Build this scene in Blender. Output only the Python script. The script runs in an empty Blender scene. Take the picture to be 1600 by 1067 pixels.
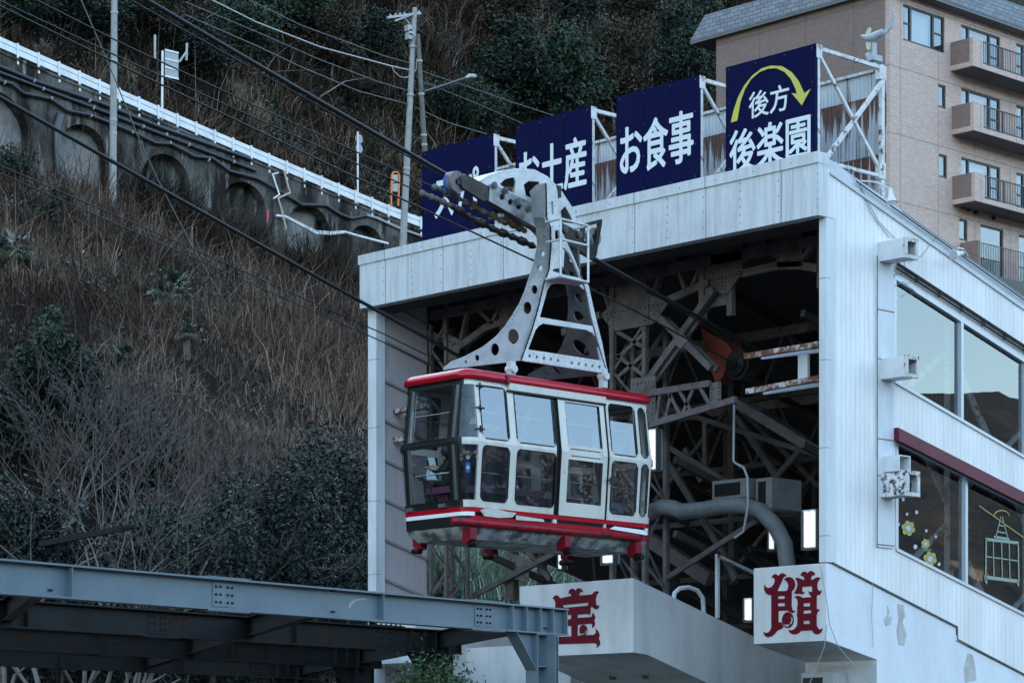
import bpy, bmesh, math, random
import numpy as np
from mathutils import Vector, Matrix, geometry
R = math.radians
scene = bpy.context.scene
col = scene.collection

# ------------------------------------------------------------------ camera, sky, sun, exposure
F = 3917.0                                   # focal length in pixels of the 1600-wide photograph
YAW = R(46.28)
SN, CS = math.sin(YAW), math.cos(YAW)
CAM = np.array([25.522, -31.187, 1.6])
HORIZON = 1200.0
cd = bpy.data.cameras.new('camera')
cam = bpy.data.objects.new('camera', cd)
col.objects.link(cam)
cd.sensor_width = 36.0
cd.lens = F / 1600 * 36.0
cd.shift_y = (HORIZON - 533.5) / 1600
cd.clip_start = 0.5
cd.clip_end = 6000
cam.location = CAM
cam.rotation_euler = (R(90), 0, YAW)
scene.camera = cam

SUN_EL = 13.0
sun_dir = Vector((-math.cos(R(SUN_EL)) * 0.985, math.cos(R(SUN_EL)) * 0.174, math.sin(R(SUN_EL))))   # towards the sun, behind the hill
w = bpy.data.worlds.new("World")
scene.world = w
w.use_nodes = True
nt = w.node_tree
nt.nodes.clear()
wo = nt.nodes.new('ShaderNodeOutputWorld')
bg = nt.nodes.new('ShaderNodeBackground')
sky = nt.nodes.new('ShaderNodeTexSky')
sky.sky_type = 'NISHITA'
sky.sun_disc = False
sky.sun_elevation = R(SUN_EL)
sky.sun_rotation = math.atan2(sun_dir.x, sun_dir.y)
sky.altitude = 50
sky.air_density = 1.0
sky.dust_density = 1.0
sky.ozone_density = 0.5
bg.inputs['Strength'].default_value = 0.12
nt.links.new(sky.outputs[0], bg.inputs[0])
nt.links.new(bg.outputs[0], wo.inputs[0])
sl = bpy.data.lights.new('sun', 'SUN')
sl.energy = 2.5
sl.angle = R(0.5)
sl.color = (1.0, 0.86, 0.68)
so = bpy.data.objects.new('sun', sl)
col.objects.link(so)
so.rotation_euler = sun_dir.to_track_quat('Z', 'Y').to_euler()
scene.view_settings.view_transform = 'Standard'
scene.view_settings.look = 'None'
scene.view_settings.exposure = 3.22
scene.view_settings.gamma = 1.0
try:
    scene.cycles.max_bounces = 6
    scene.cycles.transparent_max_bounces = 12
    scene.cycles.use_denoising = True
except Exception:
    pass

# ------------------------------------------------------------------ locating helpers
def ray(px, py):
    X = (px - 800) / F
    return np.array([X * CS - SN, X * SN + CS, (HORIZON - py) / F])
def onp(px, py, ax, val):                    # where the sight line through a photo pixel meets the plane axis = val
    r = ray(px, py)
    return CAM + r * ((val - CAM[ax]) / r[ax])
def atY(px, py, Y):
    return CAM + ray(px, py) * Y
def onplane(px, py, p0, n):
    r = ray(px, py)
    n = np.array(n, float)
    return CAM + r * (np.dot(np.array(p0) - CAM, n) / np.dot(r, n))

# ------------------------------------------------------------------ object helpers
ORG = {}
def tag(o, label=None, cat=None, group=None, kind=None):
    if label: o['label'] = label
    if cat: o['category'] = cat
    if group: o['group'] = group
    if kind: o['kind'] = kind
    return o
def thing(name, loc, label, cat, group=None):
    o = bpy.data.objects.new(name, None)
    o.empty_display_size = 0.3
    col.objects.link(o)
    o.location = loc
    ORG[o] = np.array(loc, float)
    return tag(o, label, cat, group)
def link(name, me, mats, parent, org):
    o = bpy.data.objects.new(name, me)
    col.objects.link(o)
    for m in (mats if isinstance(mats, (list, tuple)) else [mats]):
        me.materials.append(m)
    if parent is not None:
        o.parent = parent
        ORG[o] = ORG[parent]
    else:
        o.location = org
        ORG[o] = np.array(org, float)
    return o
def mesh_np(name, V, faces_flat, starts, mats, parent=None, attr=None, smooth=False, org=None, matidx=None):
    V = np.asarray(V, np.float64)
    if org is None:
        org = ORG[parent] if parent is not None else np.array([V[:, 0].mean(), V[:, 1].mean(), V[:, 2].min()])
    me = bpy.data.meshes.new(name)
    me.vertices.add(len(V))
    me.vertices.foreach_set('co', (V - org).astype(np.float32).ravel())
    me.loops.add(len(faces_flat))
    me.loops.foreach_set('vertex_index', np.asarray(faces_flat, np.int32))
    me.polygons.add(len(starts))
    me.polygons.foreach_set('loop_start', np.asarray(starts, np.int32))
    if matidx is not None:
        me.polygons.foreach_set('material_index', np.asarray(matidx, np.int32))
    me.update(calc_edges=True)
    if smooth:
        me.polygons.foreach_set('use_smooth', np.ones(len(starts), bool))
    if attr is not None:
        a = me.attributes.new('tint', 'FLOAT', 'FACE')
        a.data.foreach_set('value', np.asarray(attr, np.float32))
    return link(name, me, mats, parent, org)

class MB:
    def __init__(s):
        s.v = []; s.f = []; s.m = []; s.sm = []
    def add(s, vs, fs, mi=0, smooth=False):
        b = len(s.v)
        s.v.extend([tuple(float(c) for c in p) for p in vs])
        for f in fs:
            s.f.append([b + i for i in f]); s.m.append(mi); s.sm.append(smooth)
        return s
    def box(s, x0, x1, y0, y1, z0, z1, mi=0):
        vs = [(x, y, z) for z in (z0, z1) for y in (y0, y1) for x in (x0, x1)]
        return s.add(vs, [(0, 2, 3, 1), (4, 5, 7, 6), (0, 1, 5, 4), (2, 6, 7, 3), (0, 4, 6, 2), (1, 3, 7, 5)], mi)
    def prism(s, pts, vec, mi=0):            # planar polygon pts (3D) swept along vec
        n = len(pts); vec = np.array(vec, float)
        a = [np.array(p, float) for p in pts]; b = [p + vec for p in a]
        fs = [list(range(n))[::-1], [n + i for i in range(n)]] + [(i, (i + 1) % n, n + (i + 1) % n, n + i) for i in range(n)]
        return s.add(a + b, fs, mi)
    def bar(s, p, q, w, h=None, up=(0, 0, 1), mi=0):
        h = h or w
        p = np.array(p, float); q = np.array(q, float); d = q - p; L = np.linalg.norm(d)
        if L < 1e-6: return s
        d /= L; up = np.array(up, float)
        if abs(np.dot(up, d)) > 0.98: up = np.array([1., 0, 0]) if abs(d[0]) < .9 else np.array([0, 1., 0])
        a = np.cross(d, up); a /= np.linalg.norm(a); b = np.cross(a, d)
        a = a * w / 2; b = b * h / 2
        vs = [p - a - b, p + a - b, p + a + b, p - a + b, q - a - b, q + a - b, q + a + b, q - a + b]
        return s.add(vs, [(3, 2, 1, 0), (4, 5, 6, 7), (0, 1, 5, 4), (1, 2, 6, 5), (2, 3, 7, 6), (3, 0, 4, 7)], mi)
    def ibeam(s, p, q, h, w, tf=.02, tw=.014, mi=0):
        p = np.array(p, float); q = np.array(q, float); up = np.array([0, 0, 1.])
        s.bar(p + up * (h / 2 - tf / 2), q + up * (h / 2 - tf / 2), w, tf, mi=mi)
        s.bar(p - up * (h / 2 - tf / 2), q - up * (h / 2 - tf / 2), w, tf, mi=mi)
        return s.bar(p, q, tw, h - 2 * tf, mi=mi)
    def angle(s, p, q, w, t=.012, up=(0, 0, 1), mi=0):
        s.bar(p, q, w, t, up, mi)
        return s.bar(np.array(p) + np.array(up) * w / 2, np.array(q) + np.array(up) * w / 2, t, w, up, mi)
    def tube(s, pts, r, n=8, mi=0, caps=True, smooth=True):
        pts = [np.array(p, float) for p in pts]
        m = len(pts); rs = r if isinstance(r, (list, tuple, np.ndarray)) else [r] * m
        t0 = pts[1] - pts[0]; t0 /= np.linalg.norm(t0)
        u = np.cross(t0, [0, 0, 1.]) if abs(t0[2]) < .95 else np.cross(t0, [1., 0, 0])
        u /= np.linalg.norm(u); vs = []
        for i, p in enumerate(pts):
            t = pts[min(i + 1, m - 1)] - pts[max(i - 1, 0)]
            t = t / (np.linalg.norm(t) + 1e-12)
            u = u - t * np.dot(u, t); u /= np.linalg.norm(u); v = np.cross(t, u)
            for k in range(n):
                a = 2 * math.pi * k / n
                vs.append(p + rs[i] * (u * math.cos(a) + v * math.sin(a)))
        fs = [(i * n + k, i * n + (k + 1) % n, (i + 1) * n + (k + 1) % n, (i + 1) * n + k) for i in range(m - 1) for k in range(n)]
        s.add(vs, fs, mi, smooth)
        if caps:
            s.add(vs[:n], [list(range(n))[::-1]], mi); s.add(vs[-n:], [list(range(n))], mi)
        return s
    def cyl(s, p, q, r, n=20, mi=0, r2=None):
        return s.tube([p, q], [r, r2 if r2 is not None else r], n, mi)
    def plate(s, outer, holes, vec, mi=0):   # planar outline with holes, given thickness vec
        loops = [[Vector(p) for p in outer]] + [[Vector(p) for p in h] for h in holes]
        tris = geometry.tessellate_polygon(loops)
        flat = [np.array(p, float) for l in loops for p in l]
        n = len(flat); vec = np.array(vec, float)
        vs = flat + [p + vec for p in flat]
        fs = []
        for t in tris:
            fs.append(t); fs.append([n + i for i in t][::-1])
        k = 0
        for l in loops:
            m = len(l)
            for i in range(m):
                a, b = k + i, k + (i + 1) % m
                fs.append((a, b, n + b, n + a))
            k += m
        return s.add(vs, fs, mi)
    def disc_dots(s, pts, nrm, r, h, mi=0, n=6):   # rivets / bolt heads
        nrm = np.array(nrm, float); nrm /= np.linalg.norm(nrm)
        a = np.cross(nrm, [0, 0, 1.]) if abs(nrm[2]) < .9 else np.array([1., 0, 0]); a /= np.linalg.norm(a); b = np.cross(nrm, a)
        for p in pts:
            p = np.array(p, float)
            ring = [p + r * (a * math.cos(2 * math.pi * k / n) + b * math.sin(2 * math.pi * k / n)) for k in range(n)]
            top = [p + nrm * h + .6 * r * (a * math.cos(2 * math.pi * k / n) + b * math.sin(2 * math.pi * k / n)) for k in range(n)]
            s.add(ring + top, [(k, (k + 1) % n, n + (k + 1) % n, n + k) for k in range(n)] + [list(range(n, 2 * n))], mi)
        return s
    def build(s, name, mats, parent=None, bevel=0, recalc=True, org=None):
        V = np.array(s.v)
        starts = np.cumsum([0] + [len(f) for f in s.f[:-1]])
        flat = [i for f in s.f for i in f]
        o = mesh_np(name, V, flat, starts, mats, parent, matidx=s.m, org=org)
        me = o.data
        if recalc:
            bm = bmesh.new(); bm.from_mesh(me)
            bmesh.ops.recalc_face_normals(bm, faces=bm.faces)
            bm.to_mesh(me); bm.free()
        me.polygons.foreach_set('use_smooth', np.array(s.sm, bool))
        if bevel:
            b = o.modifiers.new('bevel', 'BEVEL'); b.width = bevel; b.segments = 2; b.limit_method = 'ANGLE'; b.angle_limit = R(50)
        return o
def copy_tree(o, parent=None):
    c = o.copy(); col.objects.link(c); c.parent = parent
    for ch in list(o.children): copy_tree(ch, c)
    return c
def ell(cx, cy, rx, ry, n=20, a0=0.):
    return [(cx + rx * math.cos(a0 + 2 * math.pi * k / n), cy + ry * math.sin(a0 + 2 * math.pi * k / n)) for k in range(n)]
def rrect(x0, y0, x1, y1, r, n=4):
    out = []
    for cx, cy, a in ((x1 - r, y1 - r, 0), (x0 + r, y1 - r, 90), (x0 + r, y0 + r, 180), (x1 - r, y0 + r, 270)):
        out += [(cx + r * math.cos(R(a + 90 * k / n)), cy + r * math.sin(R(a + 90 * k / n))) for k in range(n + 1)]
    return out

# ------------------------------------------------------------------ materials
class NT:
    def __init__(s, name):
        s.m = bpy.data.materials.new(name); s.m.use_nodes = True
        s.t = s.m.node_tree; s.t.nodes.clear()
        s.o = s.n('OutputMaterial'); s.b = s.n('BsdfPrincipled')
        s.t.links.new(s.b.outputs[0], s.o.inputs[0])
        s.tc = s.n('TexCoord').outputs['Object']
    def n(s, k, **kw):
        x = s.t.nodes.new('ShaderNode' + k)
        for a, b in kw.items(): setattr(x, a, b)
        return x
    def l(s, a, b): s.t.links.new(a, b); return b
    def mapped(s, scale, loc=(0, 0, 0)):
        mp = s.n('Mapping'); mp.inputs['Scale'].default_value = scale; mp.inputs['Location'].default_value = loc
        s.l(s.tc, mp.inputs[0]); return mp.outputs[0]
    def noise(s, scale, detail=4, rough=.6, vec=None, sc=None):
        x = s.n('TexNoise'); x.inputs['Scale'].default_value = scale; x.inputs['Detail'].default_value = detail; x.inputs['Roughness'].default_value = rough
        v = vec if vec is not None else (s.mapped(sc) if sc else s.tc)
        s.l(v, x.inputs['Vector']); return x.outputs['Fac']
    def ramp(s, fac, stops):
        x = s.n('ValToRGB'); e = x.color_ramp.elements
        while len(e) < len(stops): e.new(.5)
        for i, (p, c) in enumerate(stops):
            e[i].position = p; e[i].color = (*c, 1) if len(c) == 3 else c
        s.l(fac, x.inputs[0]); return x.outputs[0]
    def bw(s, fac, a, b):
        x = s.n('MapRange'); x.inputs[1].default_value = a; x.inputs[2].default_value = b; x.clamp = True
        s.l(fac, x.inputs[0]); return x.outputs[0]
    def mix(s, fac, a, b, mode='MIX'):
        x = s.n('Mix', data_type='RGBA', blend_type=mode)
        for sock, val in ((x.inputs[0], fac), (x.inputs[6], a), (x.inputs[7], b)):
            if isinstance(val, (int, float)): sock.default_value = val
            elif isinstance(val, tuple): sock.default_value = (*val, 1)
            else: s.l(val, sock)
        return x.outputs[2]
    def math(s, op, a, b=None):
        x = s.n('Math', operation=op)
        for i, val in enumerate((a, b)):
            if val is None: continue
            if isinstance(val, (int, float)): x.inputs[i].default_value = val
            else: s.l(val, x.inputs[i])
        return x.outputs[0]
    def color(s, c):
        if isinstance(c, tuple): s.b.inputs['Base Color'].default_value = (*c, 1)
        else: s.l(c, s.b.inputs['Base Color'])
        return s
    def set(s, rough=None, metal=None, spec=None, coat=None):
        for k, v in (('Roughness', rough), ('Metallic', metal), ('Specular IOR Level', spec), ('Coat Weight', coat)):
            if v is None: continue
            if isinstance(v, (int, float)): s.b.inputs[k].default_value = v
            else: s.l(v, s.b.inputs[k])
        return s
    def bump(s, h, strength=.3, dist=.02):
        x = s.n('Bump'); x.inputs['Strength'].default_value = strength; x.inputs['Distance'].default_value = dist
        s.l(h, x.inputs['Height']); s.l(x.outputs[0], s.b.inputs['Normal']); return s
    def sep(s):
        x = s.n('SeparateXYZ'); s.l(s.tc, x.inputs[0]); return x.outputs
def worn(name, c, c2=None, rough=.5, metal=0., scale=3., amt=(.45, .7), bump=0., streak=False, rust=0., rustc=(.11, .045, .022), coat=None, fine=.06, spec=.25):
    """paint or metal with patchy wear, vertical streaks and rust blooms"""
    t = NT(name)
    c2 = c2 or tuple(x * .7 for x in c)
    f = t.bw(t.noise(scale, 5, .65, sc=(1, 1, .22) if streak else None), *amt)
    k = t.mix(f, c, c2)
    k = t.mix(t.math('MULTIPLY', t.bw(t.noise(scale * 14, 3), .35, .65), fine * 2), k, tuple(x * .55 for x in c))
    if rust:
        r = t.bw(t.noise(scale * 1.7, 7, .75, sc=(1, 1, .35) if streak else None), .68 - rust * .35, .74 - rust * .3)
        k = t.mix(r, k, t.ramp(t.noise(scale * 9), [(0.3, tuple(x * .5 for x in rustc)), (.7, tuple(min(1, x * 1.6) for x in rustc))]))
    t.color(k).set(rough=rough, metal=metal, coat=coat, spec=spec)
    if bump: t.bump(t.noise(scale * 6, 4), bump, .02)
    return t.m
def attr_mat(name, stops, rough=.7, spec=.15, trans=0.):
    """colour picked per leaf or blade from a small palette"""
    t = NT(name)
    a = t.n('Attribute', attribute_name='tint')
    k = t.ramp(a.outputs['Fac'], stops)
    t.color(k).set(rough=rough, spec=spec)
    return t.m
def flat(name, c, rough=.5, metal=0., spec=None, coat=None):
    t = NT(name); t.color(c).set(rough=rough, metal=metal, spec=spec, coat=coat); return t.m
def glass_mat(name, refl=.25, tint=(.5, .56, .58), rough=.01, bump=0., bscale=2., shine=1.):
    t = NT(name); t.t.nodes.remove(t.b)
    tr = t.n('BsdfTransparent'); tr.inputs[0].default_value = (*tint, 1)
    gl = t.n('BsdfGlossy'); gl.inputs['Roughness'].default_value = rough; gl.inputs[0].default_value = (*[c * shine for c in (.80, .90, 1.0)], 1)
    fr = t.n('Fresnel'); t.l(t.math('SUBTRACT', 1.5, t.math('MULTIPLY', t.n('NewGeometry').outputs['Backfacing'], .83333)), fr.inputs[0])
    f = t.math('MINIMUM', t.math('ADD', fr.outputs[0], refl), .97)
    if bump:
        b = t.n('Bump'); b.inputs['Strength'].default_value = 1.; b.inputs['Distance'].default_value = bump
        t.l(t.noise(bscale, 2, .5), b.inputs['Height']); t.l(b.outputs[0], gl.inputs['Normal'])
    mx = t.n('MixShader'); t.l(f, mx.inputs[0]); t.l(tr.outputs[0], mx.inputs[1]); t.l(gl.outputs[0], mx.inputs[2])
    t.l(mx.outputs[0], t.o.inputs[0]); return t.m
def glow_mat(name, c, e):
    t = NT(name); t.color((.8, .8, .8)); t.b.inputs['Emission Color'].default_value = (*c, 1); t.b.inputs['Emission Strength'].default_value = e
    return t.m
M = {}
# cladding: white boards with narrow vertical joints
def cladding(name, axis, pitch, c, c2):
    t = NT(name); xyz = t.sep()
    u = t.math('FRACT', t.math('DIVIDE', t.math('ADD', xyz[axis], 50.), pitch))
    joint = t.bw(t.math('ABSOLUTE', t.math('SUBTRACT', u, .5)), .44, .487)
    k = t.mix(t.bw(t.noise(1.1, 5, .6, sc=(1, 1, .25)), .4, .75), c, c2)
    k = t.mix(t.math('MULTIPLY', t.bw(t.noise(9, 4, .7, sc=(1, 1, .12)), .48, .74), .32), k, tuple(x * .7 for x in c2))
    k = t.mix(t.math('MULTIPLY', joint, .55), k, tuple(x * .45 for x in c))
    t.color(k).set(rough=.5).bump(t.math('SUBTRACT', 1., joint), .5, .01)
    return t.m
M['clad'] = cladding('white_cladding', 1, .118, (.74, .725, .715), (.58, .565, .55))
M['clad_in'] = cladding('lap_boards', 1, 9., (.40, .36, .37), (.32, .29, .30))
def fascia_mat():
    t = NT('fascia_panels'); xyz = t.sep()
    s1 = t.bw(t.noise(9, 5, .7, sc=(1, 1, .07)), .45, .72)
    k = t.mix(s1, (.54, .565, .585), (.38, .395, .40))
    k = t.mix(t.math('MULTIPLY', t.bw(t.noise(1.3, 5, .7), .5, .7), .5), k, (.36, .37, .36))
    s2 = t.bw(t.noise(22, 3, .7, sc=(1, 1, .03)), .60, .72)
    k = t.mix(t.math('MULTIPLY', s2, .6), k, (.24, .24, .235))
    u = t.math('FRACT', t.math('DIVIDE', t.math('ADD', xyz[0], 50.2), 1.62))
    j = t.bw(t.math('ABSOLUTE', t.math('SUBTRACT', u, .5)), .4925, .4965)
    k = t.mix(t.math('MULTIPLY', j, .8), k, (.09, .085, .08))
    t.color(k).set(rough=.55); return t.m
M['fascia'] = fascia_mat()
M['plaster'] = worn('white_plaster', (.66, .68, .70), (.55, .57, .59), .7, scale=1.2, amt=(.4, .75), bump=.15, streak=True)
M['plaster2'] = worn('grey_white_plaster', (.56, .57, .575), (.40, .41, .41), .7, scale=1.5, amt=(.45, .72), bump=.2, streak=True)
M['post'] = worn('pale_post_paint', (.58, .61, .63), (.46, .48, .50), .5, scale=2., streak=True)
M['roof'] = worn('roof_sheet', (.52, .55, .57), (.42, .44, .46), .45, scale=1.5)
M['navy'] = worn('navy_sign_paint', (.0012, .0026, .040), (.003, .006, .034), .75, scale=2.5, amt=(.35, .75), fine=.08, streak=True, spec=.08)
M['letter'] = flat('sign_letter_white', (.62, .66, .68), .5)
M['yellow'] = flat('sign_arrow_yellow', (.50, .45, .07), .5)
M['red_letter'] = worn('painted_red_letter', (.115, .003, .012), (.085, .002, .009), .5, scale=6)
M['frame_white'] = worn('white_frame_paint', (.60, .60, .59), (.48, .47, .45), .5, scale=3, rust=.42)
M['steel_in'] = worn('trestle_paint', (.12, .107, .105), (.055, .05, .049), .6, scale=2.5, rust=.4, rustc=(.09, .04, .03))
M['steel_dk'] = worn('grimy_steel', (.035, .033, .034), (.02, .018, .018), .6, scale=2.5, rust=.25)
M['peel'] = worn('peeling_white_rail', (.50, .48, .47), (.36, .33, .32), .6, scale=4, rust=.75)
M['black'] = flat('black_rubber', (.006, .006, .007), .6, 0, .2)
M['grease'] = worn('greased_black_steel', (.022, .021, .022), (.05, .042, .036), .38, metal=.5, scale=5, rust=.15)
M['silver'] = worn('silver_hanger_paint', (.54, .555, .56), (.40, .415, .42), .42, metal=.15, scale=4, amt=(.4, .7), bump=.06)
M['silver_shaded'] = worn('shaded_hanger_paint', (.25, .265, .275), (.18, .19, .20), .42, metal=.15, scale=4, amt=(.4, .7), bump=.06)  # same silver paint, front-face shading put into a darker colour
M['silver_dk'] = worn('worn_shaded_silver', (.10, .11, .12), (.06, .065, .07), .5, metal=.2, scale=5)  # worn fittings; on the rear hanger plate the dark tone stands for shade
M['cable'] = flat('wire_rope', (.012, .013, .015), .4, .3)
M['wire'] = flat('insulated_wire', (.06, .065, .07), .5)
M['wire_pale'] = flat('pale_wire', (.28, .29, .30), .5)
M['car_cream'] = worn('car_cream_paint', (.57, .55, .50), (.40, .375, .33), .36, scale=3.5, amt=(.45, .78), coat=.25, fine=.12, streak=True, rust=.08, rustc=(.10, .08, .06))
M['car_red'] = worn('car_red_paint', (.36, .003, .016), (.28, .003, .013), .28, scale=2, amt=(.4, .8), coat=.25, fine=.02)
M['car_red_worn'] = worn('car_red_scuffed', (.25, .004, .014), (.20, .004, .012), .4, scale=3, rust=.5, rustc=(.03, .012, .01))
M['car_white'] = flat('car_white_stripe', (.70, .72, .72), .35)
M['car_black'] = flat('car_black_frame', (.009, .011, .011), .45, 0, .22)
M['chrome'] = flat('bright_trim', (.55, .56, .57), .2, .9)
M['car_belly'] = worn('car_belly_sheet', (.33, .34, .35), (.07, .07, .07), .55, scale=3.2, amt=(.44, .58), bump=.1)
M['purple'] = flat('plum_seat_vinyl', (.075, .018, .05), .5)
M['car_in'] = flat('car_lining', (.20, .18, .16), .6)
M['car_floor'] = flat('car_floor_vinyl', (.03, .03, .035), .6)
M['glass_hi'] = glass_mat('car_glass_upper', .11, (.5, .55, .57), .015, .0008, 2.)
M['glass_lo'] = glass_mat('car_glass_lower', .15, (.55, .58, .6), .01, .008, 2.2)
M['glass_front'] = glass_mat('car_glass_front', .0, (.86, .89, .89), .01)
M['glass_st'] = glass_mat('station_glass', .085, (.42, .45, .45), .006, .0008, .8)
M['glass_apt'] = glass_mat('apartment_glass', .10, (.5, .54, .56), .01)
def wall_mat():
    t = NT('stained_wall_concrete')
    k = t.mix(t.bw(t.noise(.55, 6, .7, sc=(1, 1, .3)), .40, .58), (.105, .102, .095), (.013, .012, .011))
    k = t.mix(t.math('MULTIPLY', t.bw(t.noise(1.6, 6, .75, sc=(1, 1, .16)), .56, .66), .8), k, (.26, .255, .24))
    k = t.mix(t.bw(t.noise(.4, 6, .7), .56, .66), k, (.02, .026, .014))
    t.color(k).set(rough=.9, spec=.15).bump(t.noise(2., 6, .7), .8, .1); return t.m
M['concrete'] = wall_mat()
M['concrete_lt'] = worn('rendered_arch_infill', (.23, .225, .21), (.11, .107, .1), .85, scale=.7, amt=(.4, .7), bump=.4)
M['rail_white'] = worn('guardrail_white', (.66, .68, .70), (.52, .53, .54), .5, scale=1., rust=.12)
M['pole'] = worn('concrete_pole', (.27, .27, .265), (.2, .2, .195), .75, scale=2)
M['pole_dk'] = worn('dark_pole', (.12, .11, .10), (.08, .075, .07), .75, scale=2)
M['soil'] = None
# ------------------------------------------------------------------ setting: ground, hillside, upper road, far ridge
rng = np.random.default_rng(7)
def vnoise(x, y, seed=0, octs=4, sc=1.0):
    """smooth value noise for terrain"""
    out = np.zeros_like(x, float); amp = 1.; tot = 0.
    for o in range(octs):
        fx, fy = x / sc * 2 ** o, y / sc * 2 ** o
        ix, iy = np.floor(fx).astype(int), np.floor(fy).astype(int)
        def h(a, b):
            n = (a * 374761393 + b * 668265263 + (seed + o) * 974634777) & 0x7fffffff
            n = (n ^ (n >> 13)) * 1274126177 & 0x7fffffff
            return ((n ^ (n >> 16)) & 0xffff) / 65535.
        tx, ty = fx - ix, fy - iy
        tx = tx * tx * (3 - 2 * tx); ty = ty * ty * (3 - 2 * ty)
        out += amp * ((h(ix, iy) * (1 - tx) + h(ix + 1, iy) * tx) * (1 - ty) + (h(ix, iy + 1) * (1 - tx) + h(ix + 1, iy + 1) * tx) * ty)
        tot += amp; amp *= .5
    return out / tot
WX = -97.5                                   # face of the retaining wall under the upper road
def guard_z(y):                              # top of the guard rail along the sloping road
    return np.interp(y, [30, 47, 62, 76, 90, 130, 260], [46.2, 43.0, 40.35, 38.0, 36.3, 33.0, 27.0])
def road_z(y): return guard_z(y) - 1.0
def wall_base(y): return road_z(y) - 6.6
def hill_z(x, y):
    x = np.asarray(x, float); y = np.asarray(y, float)
    wb = wall_base(y)
    t = np.clip((WX - x) / (WX + 14.0), 0, 1)          # 0 at the wall, 1 near the valley floor
    lower = wb * (1 - t) ** 1.12 + 0.4 * t + (vnoise(x, y, 3, 4, 9.) - .5) * 2.6 * np.clip(np.minimum(t, 1 - t) * 8, 0, 1)
    up = road_z(y) + np.clip(WX - 6.2 - x, 0, None) * 1.3 * np.clip(1 - (WX - 6 - x) / 400., .25, 1) + (vnoise(x, y, 11, 4, 14.) - .5) * 6. * np.clip((WX - 6.2 - x) / 8, 0, 1)
    up = np.minimum(up, 134 + vnoise(x, y, 5, 4, 40.) * 26)
    z = np.where(x > WX - 1.15, lower, np.where(x > WX - 6.2, road_z(y), up))
    return np.where(x > -14, np.maximum(0.0, np.minimum(z, .4)), z)
def grid(name, xs, ys, zf, mats, kind='structure'):
    X, Y = np.meshgrid(xs, ys, indexing='ij')
    V = np.stack([X, Y, zf(X, Y)], -1).reshape(-1, 3)
    nx, ny = len(xs), len(ys)
    I = (np.arange(nx - 1)[:, None] * ny + np.arange(ny - 1)[None, :]).ravel()
    fl = np.stack([I, I + ny, I + ny + 1, I + 1], -1).ravel()
    o = mesh_np(name, V, fl, np.arange(0, len(fl), 4), mats, smooth=True, org=np.zeros(3))
    return tag(o, kind=kind)
def soil_mat():
    t = NT('hillside_soil')
    k = t.ramp(t.noise(.35, 8, .75), [(.3, (.008, .006, .005)), (.5, (.036, .023, .017)), (.62, (.016, .015, .010)), (.8, (.06, .042, .032))])
    k = t.mix(t.bw(t.noise(5., 6, .8), .45, .6), k, (.012, .012, .009))
    t.color(k).set(rough=.95, spec=.1).bump(t.noise(1.6, 8, .8), 1., .5); return t.m
M['soil'] = soil_mat()
def ground_mat():
    t = NT('ground_asphalt')
    k = t.mix(t.bw(t.noise(.15, 6), .35, .7), (.035, .035, .035), (.06, .058, .055))
    t.color(k).set(rough=.9); return t.m
xs = np.concatenate([np.linspace(-420, -180, 30), np.linspace(-176, -104, 60), [-103.8, -103.6, -98.75, -98.6], np.linspace(-98.4, -13, 120), [-12.5]])
ys = np.concatenate([np.linspace(-330, -40, 30), np.linspace(-36, 190, 170), np.linspace(196, 460, 30)])
hillside = grid('hillside', xs, ys, hill_z, M['soil'])
ground = MB(); ground.add([(-3000, -3000, -.01), (3000, -3000, -.01), (3000, 3000, -.01), (-3000, 3000, -.01)], [(0, 1, 2, 3)])
go = ground.build('ground', ground_mat(), org=np.zeros(3)); tag(go, kind='structure')
def road_strip(x, y): return road_z(y) + .05
rd = grid('upper_road', np.array([WX - 6.1, WX - 3, WX - .35]), np.linspace(-40, 190, 60), road_strip, ground.__class__ and flat('road_asphalt', (.06, .06, .06), .9))
# far sunlit ridge across the valley, seen only in the window reflections
def ridge_mat():
    t = NT('hazy_ridge_wood')
    k = t.ramp(t.noise(.05, 8, .8), [(.38, (.010, .014, .018)), (.5, (.020, .023, .027)), (.64, (.045, .037, .034))])  # distance haze put into the wood as blue-grey tones
    v = t.n('TexVoronoi'); v.inputs['Scale'].default_value = .07; t.l(t.tc, v.inputs['Vector'])
    z = t.sep()[2]
    hs = t.math('MULTIPLY', t.bw(v.outputs['Distance'], .30, .24), t.bw(z, 75., 35.))
    hs = t.math('MULTIPLY', hs, t.bw(t.noise(.012, 3), .50, .56))
    k = t.mix(hs, k, (.20, .165, .13))
    t.color(k).set(rough=.95, spec=.1); return t.m
def ridge_z(x, y):
    u = np.clip((x - 340 + (y * .1)) / 330., 0, 1)
    top = 146 + 44 * (vnoise(x, y, 21, 4, 260.) - .5) + 8 * np.sin(y / 210.)
    return -1 + np.clip(u * 1.25, 0, 1) ** .8 * top + (vnoise(x, y, 9, 5, 60.) - .5) * 14 * np.clip(u * 6, 0, 1)
grid('far_ridge', np.linspace(300, 1500, 80), np.linspace(-1200, 2600, 190), ridge_z, ridge_mat())
# ------------------------------------------------------------------ ropeway station building
WR = .15                                      # outer face of the right side wall
SL = -.281                                    # fall of the roof and floors towards the back
def zr(y): return 11.38 + SL * (y + .2)
YB = 15.0
st = thing('ropeway_station', (-5.5, 4, 0), 'white ropeway station with a wide dark open front under a streaked fascia', 'building')
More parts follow.
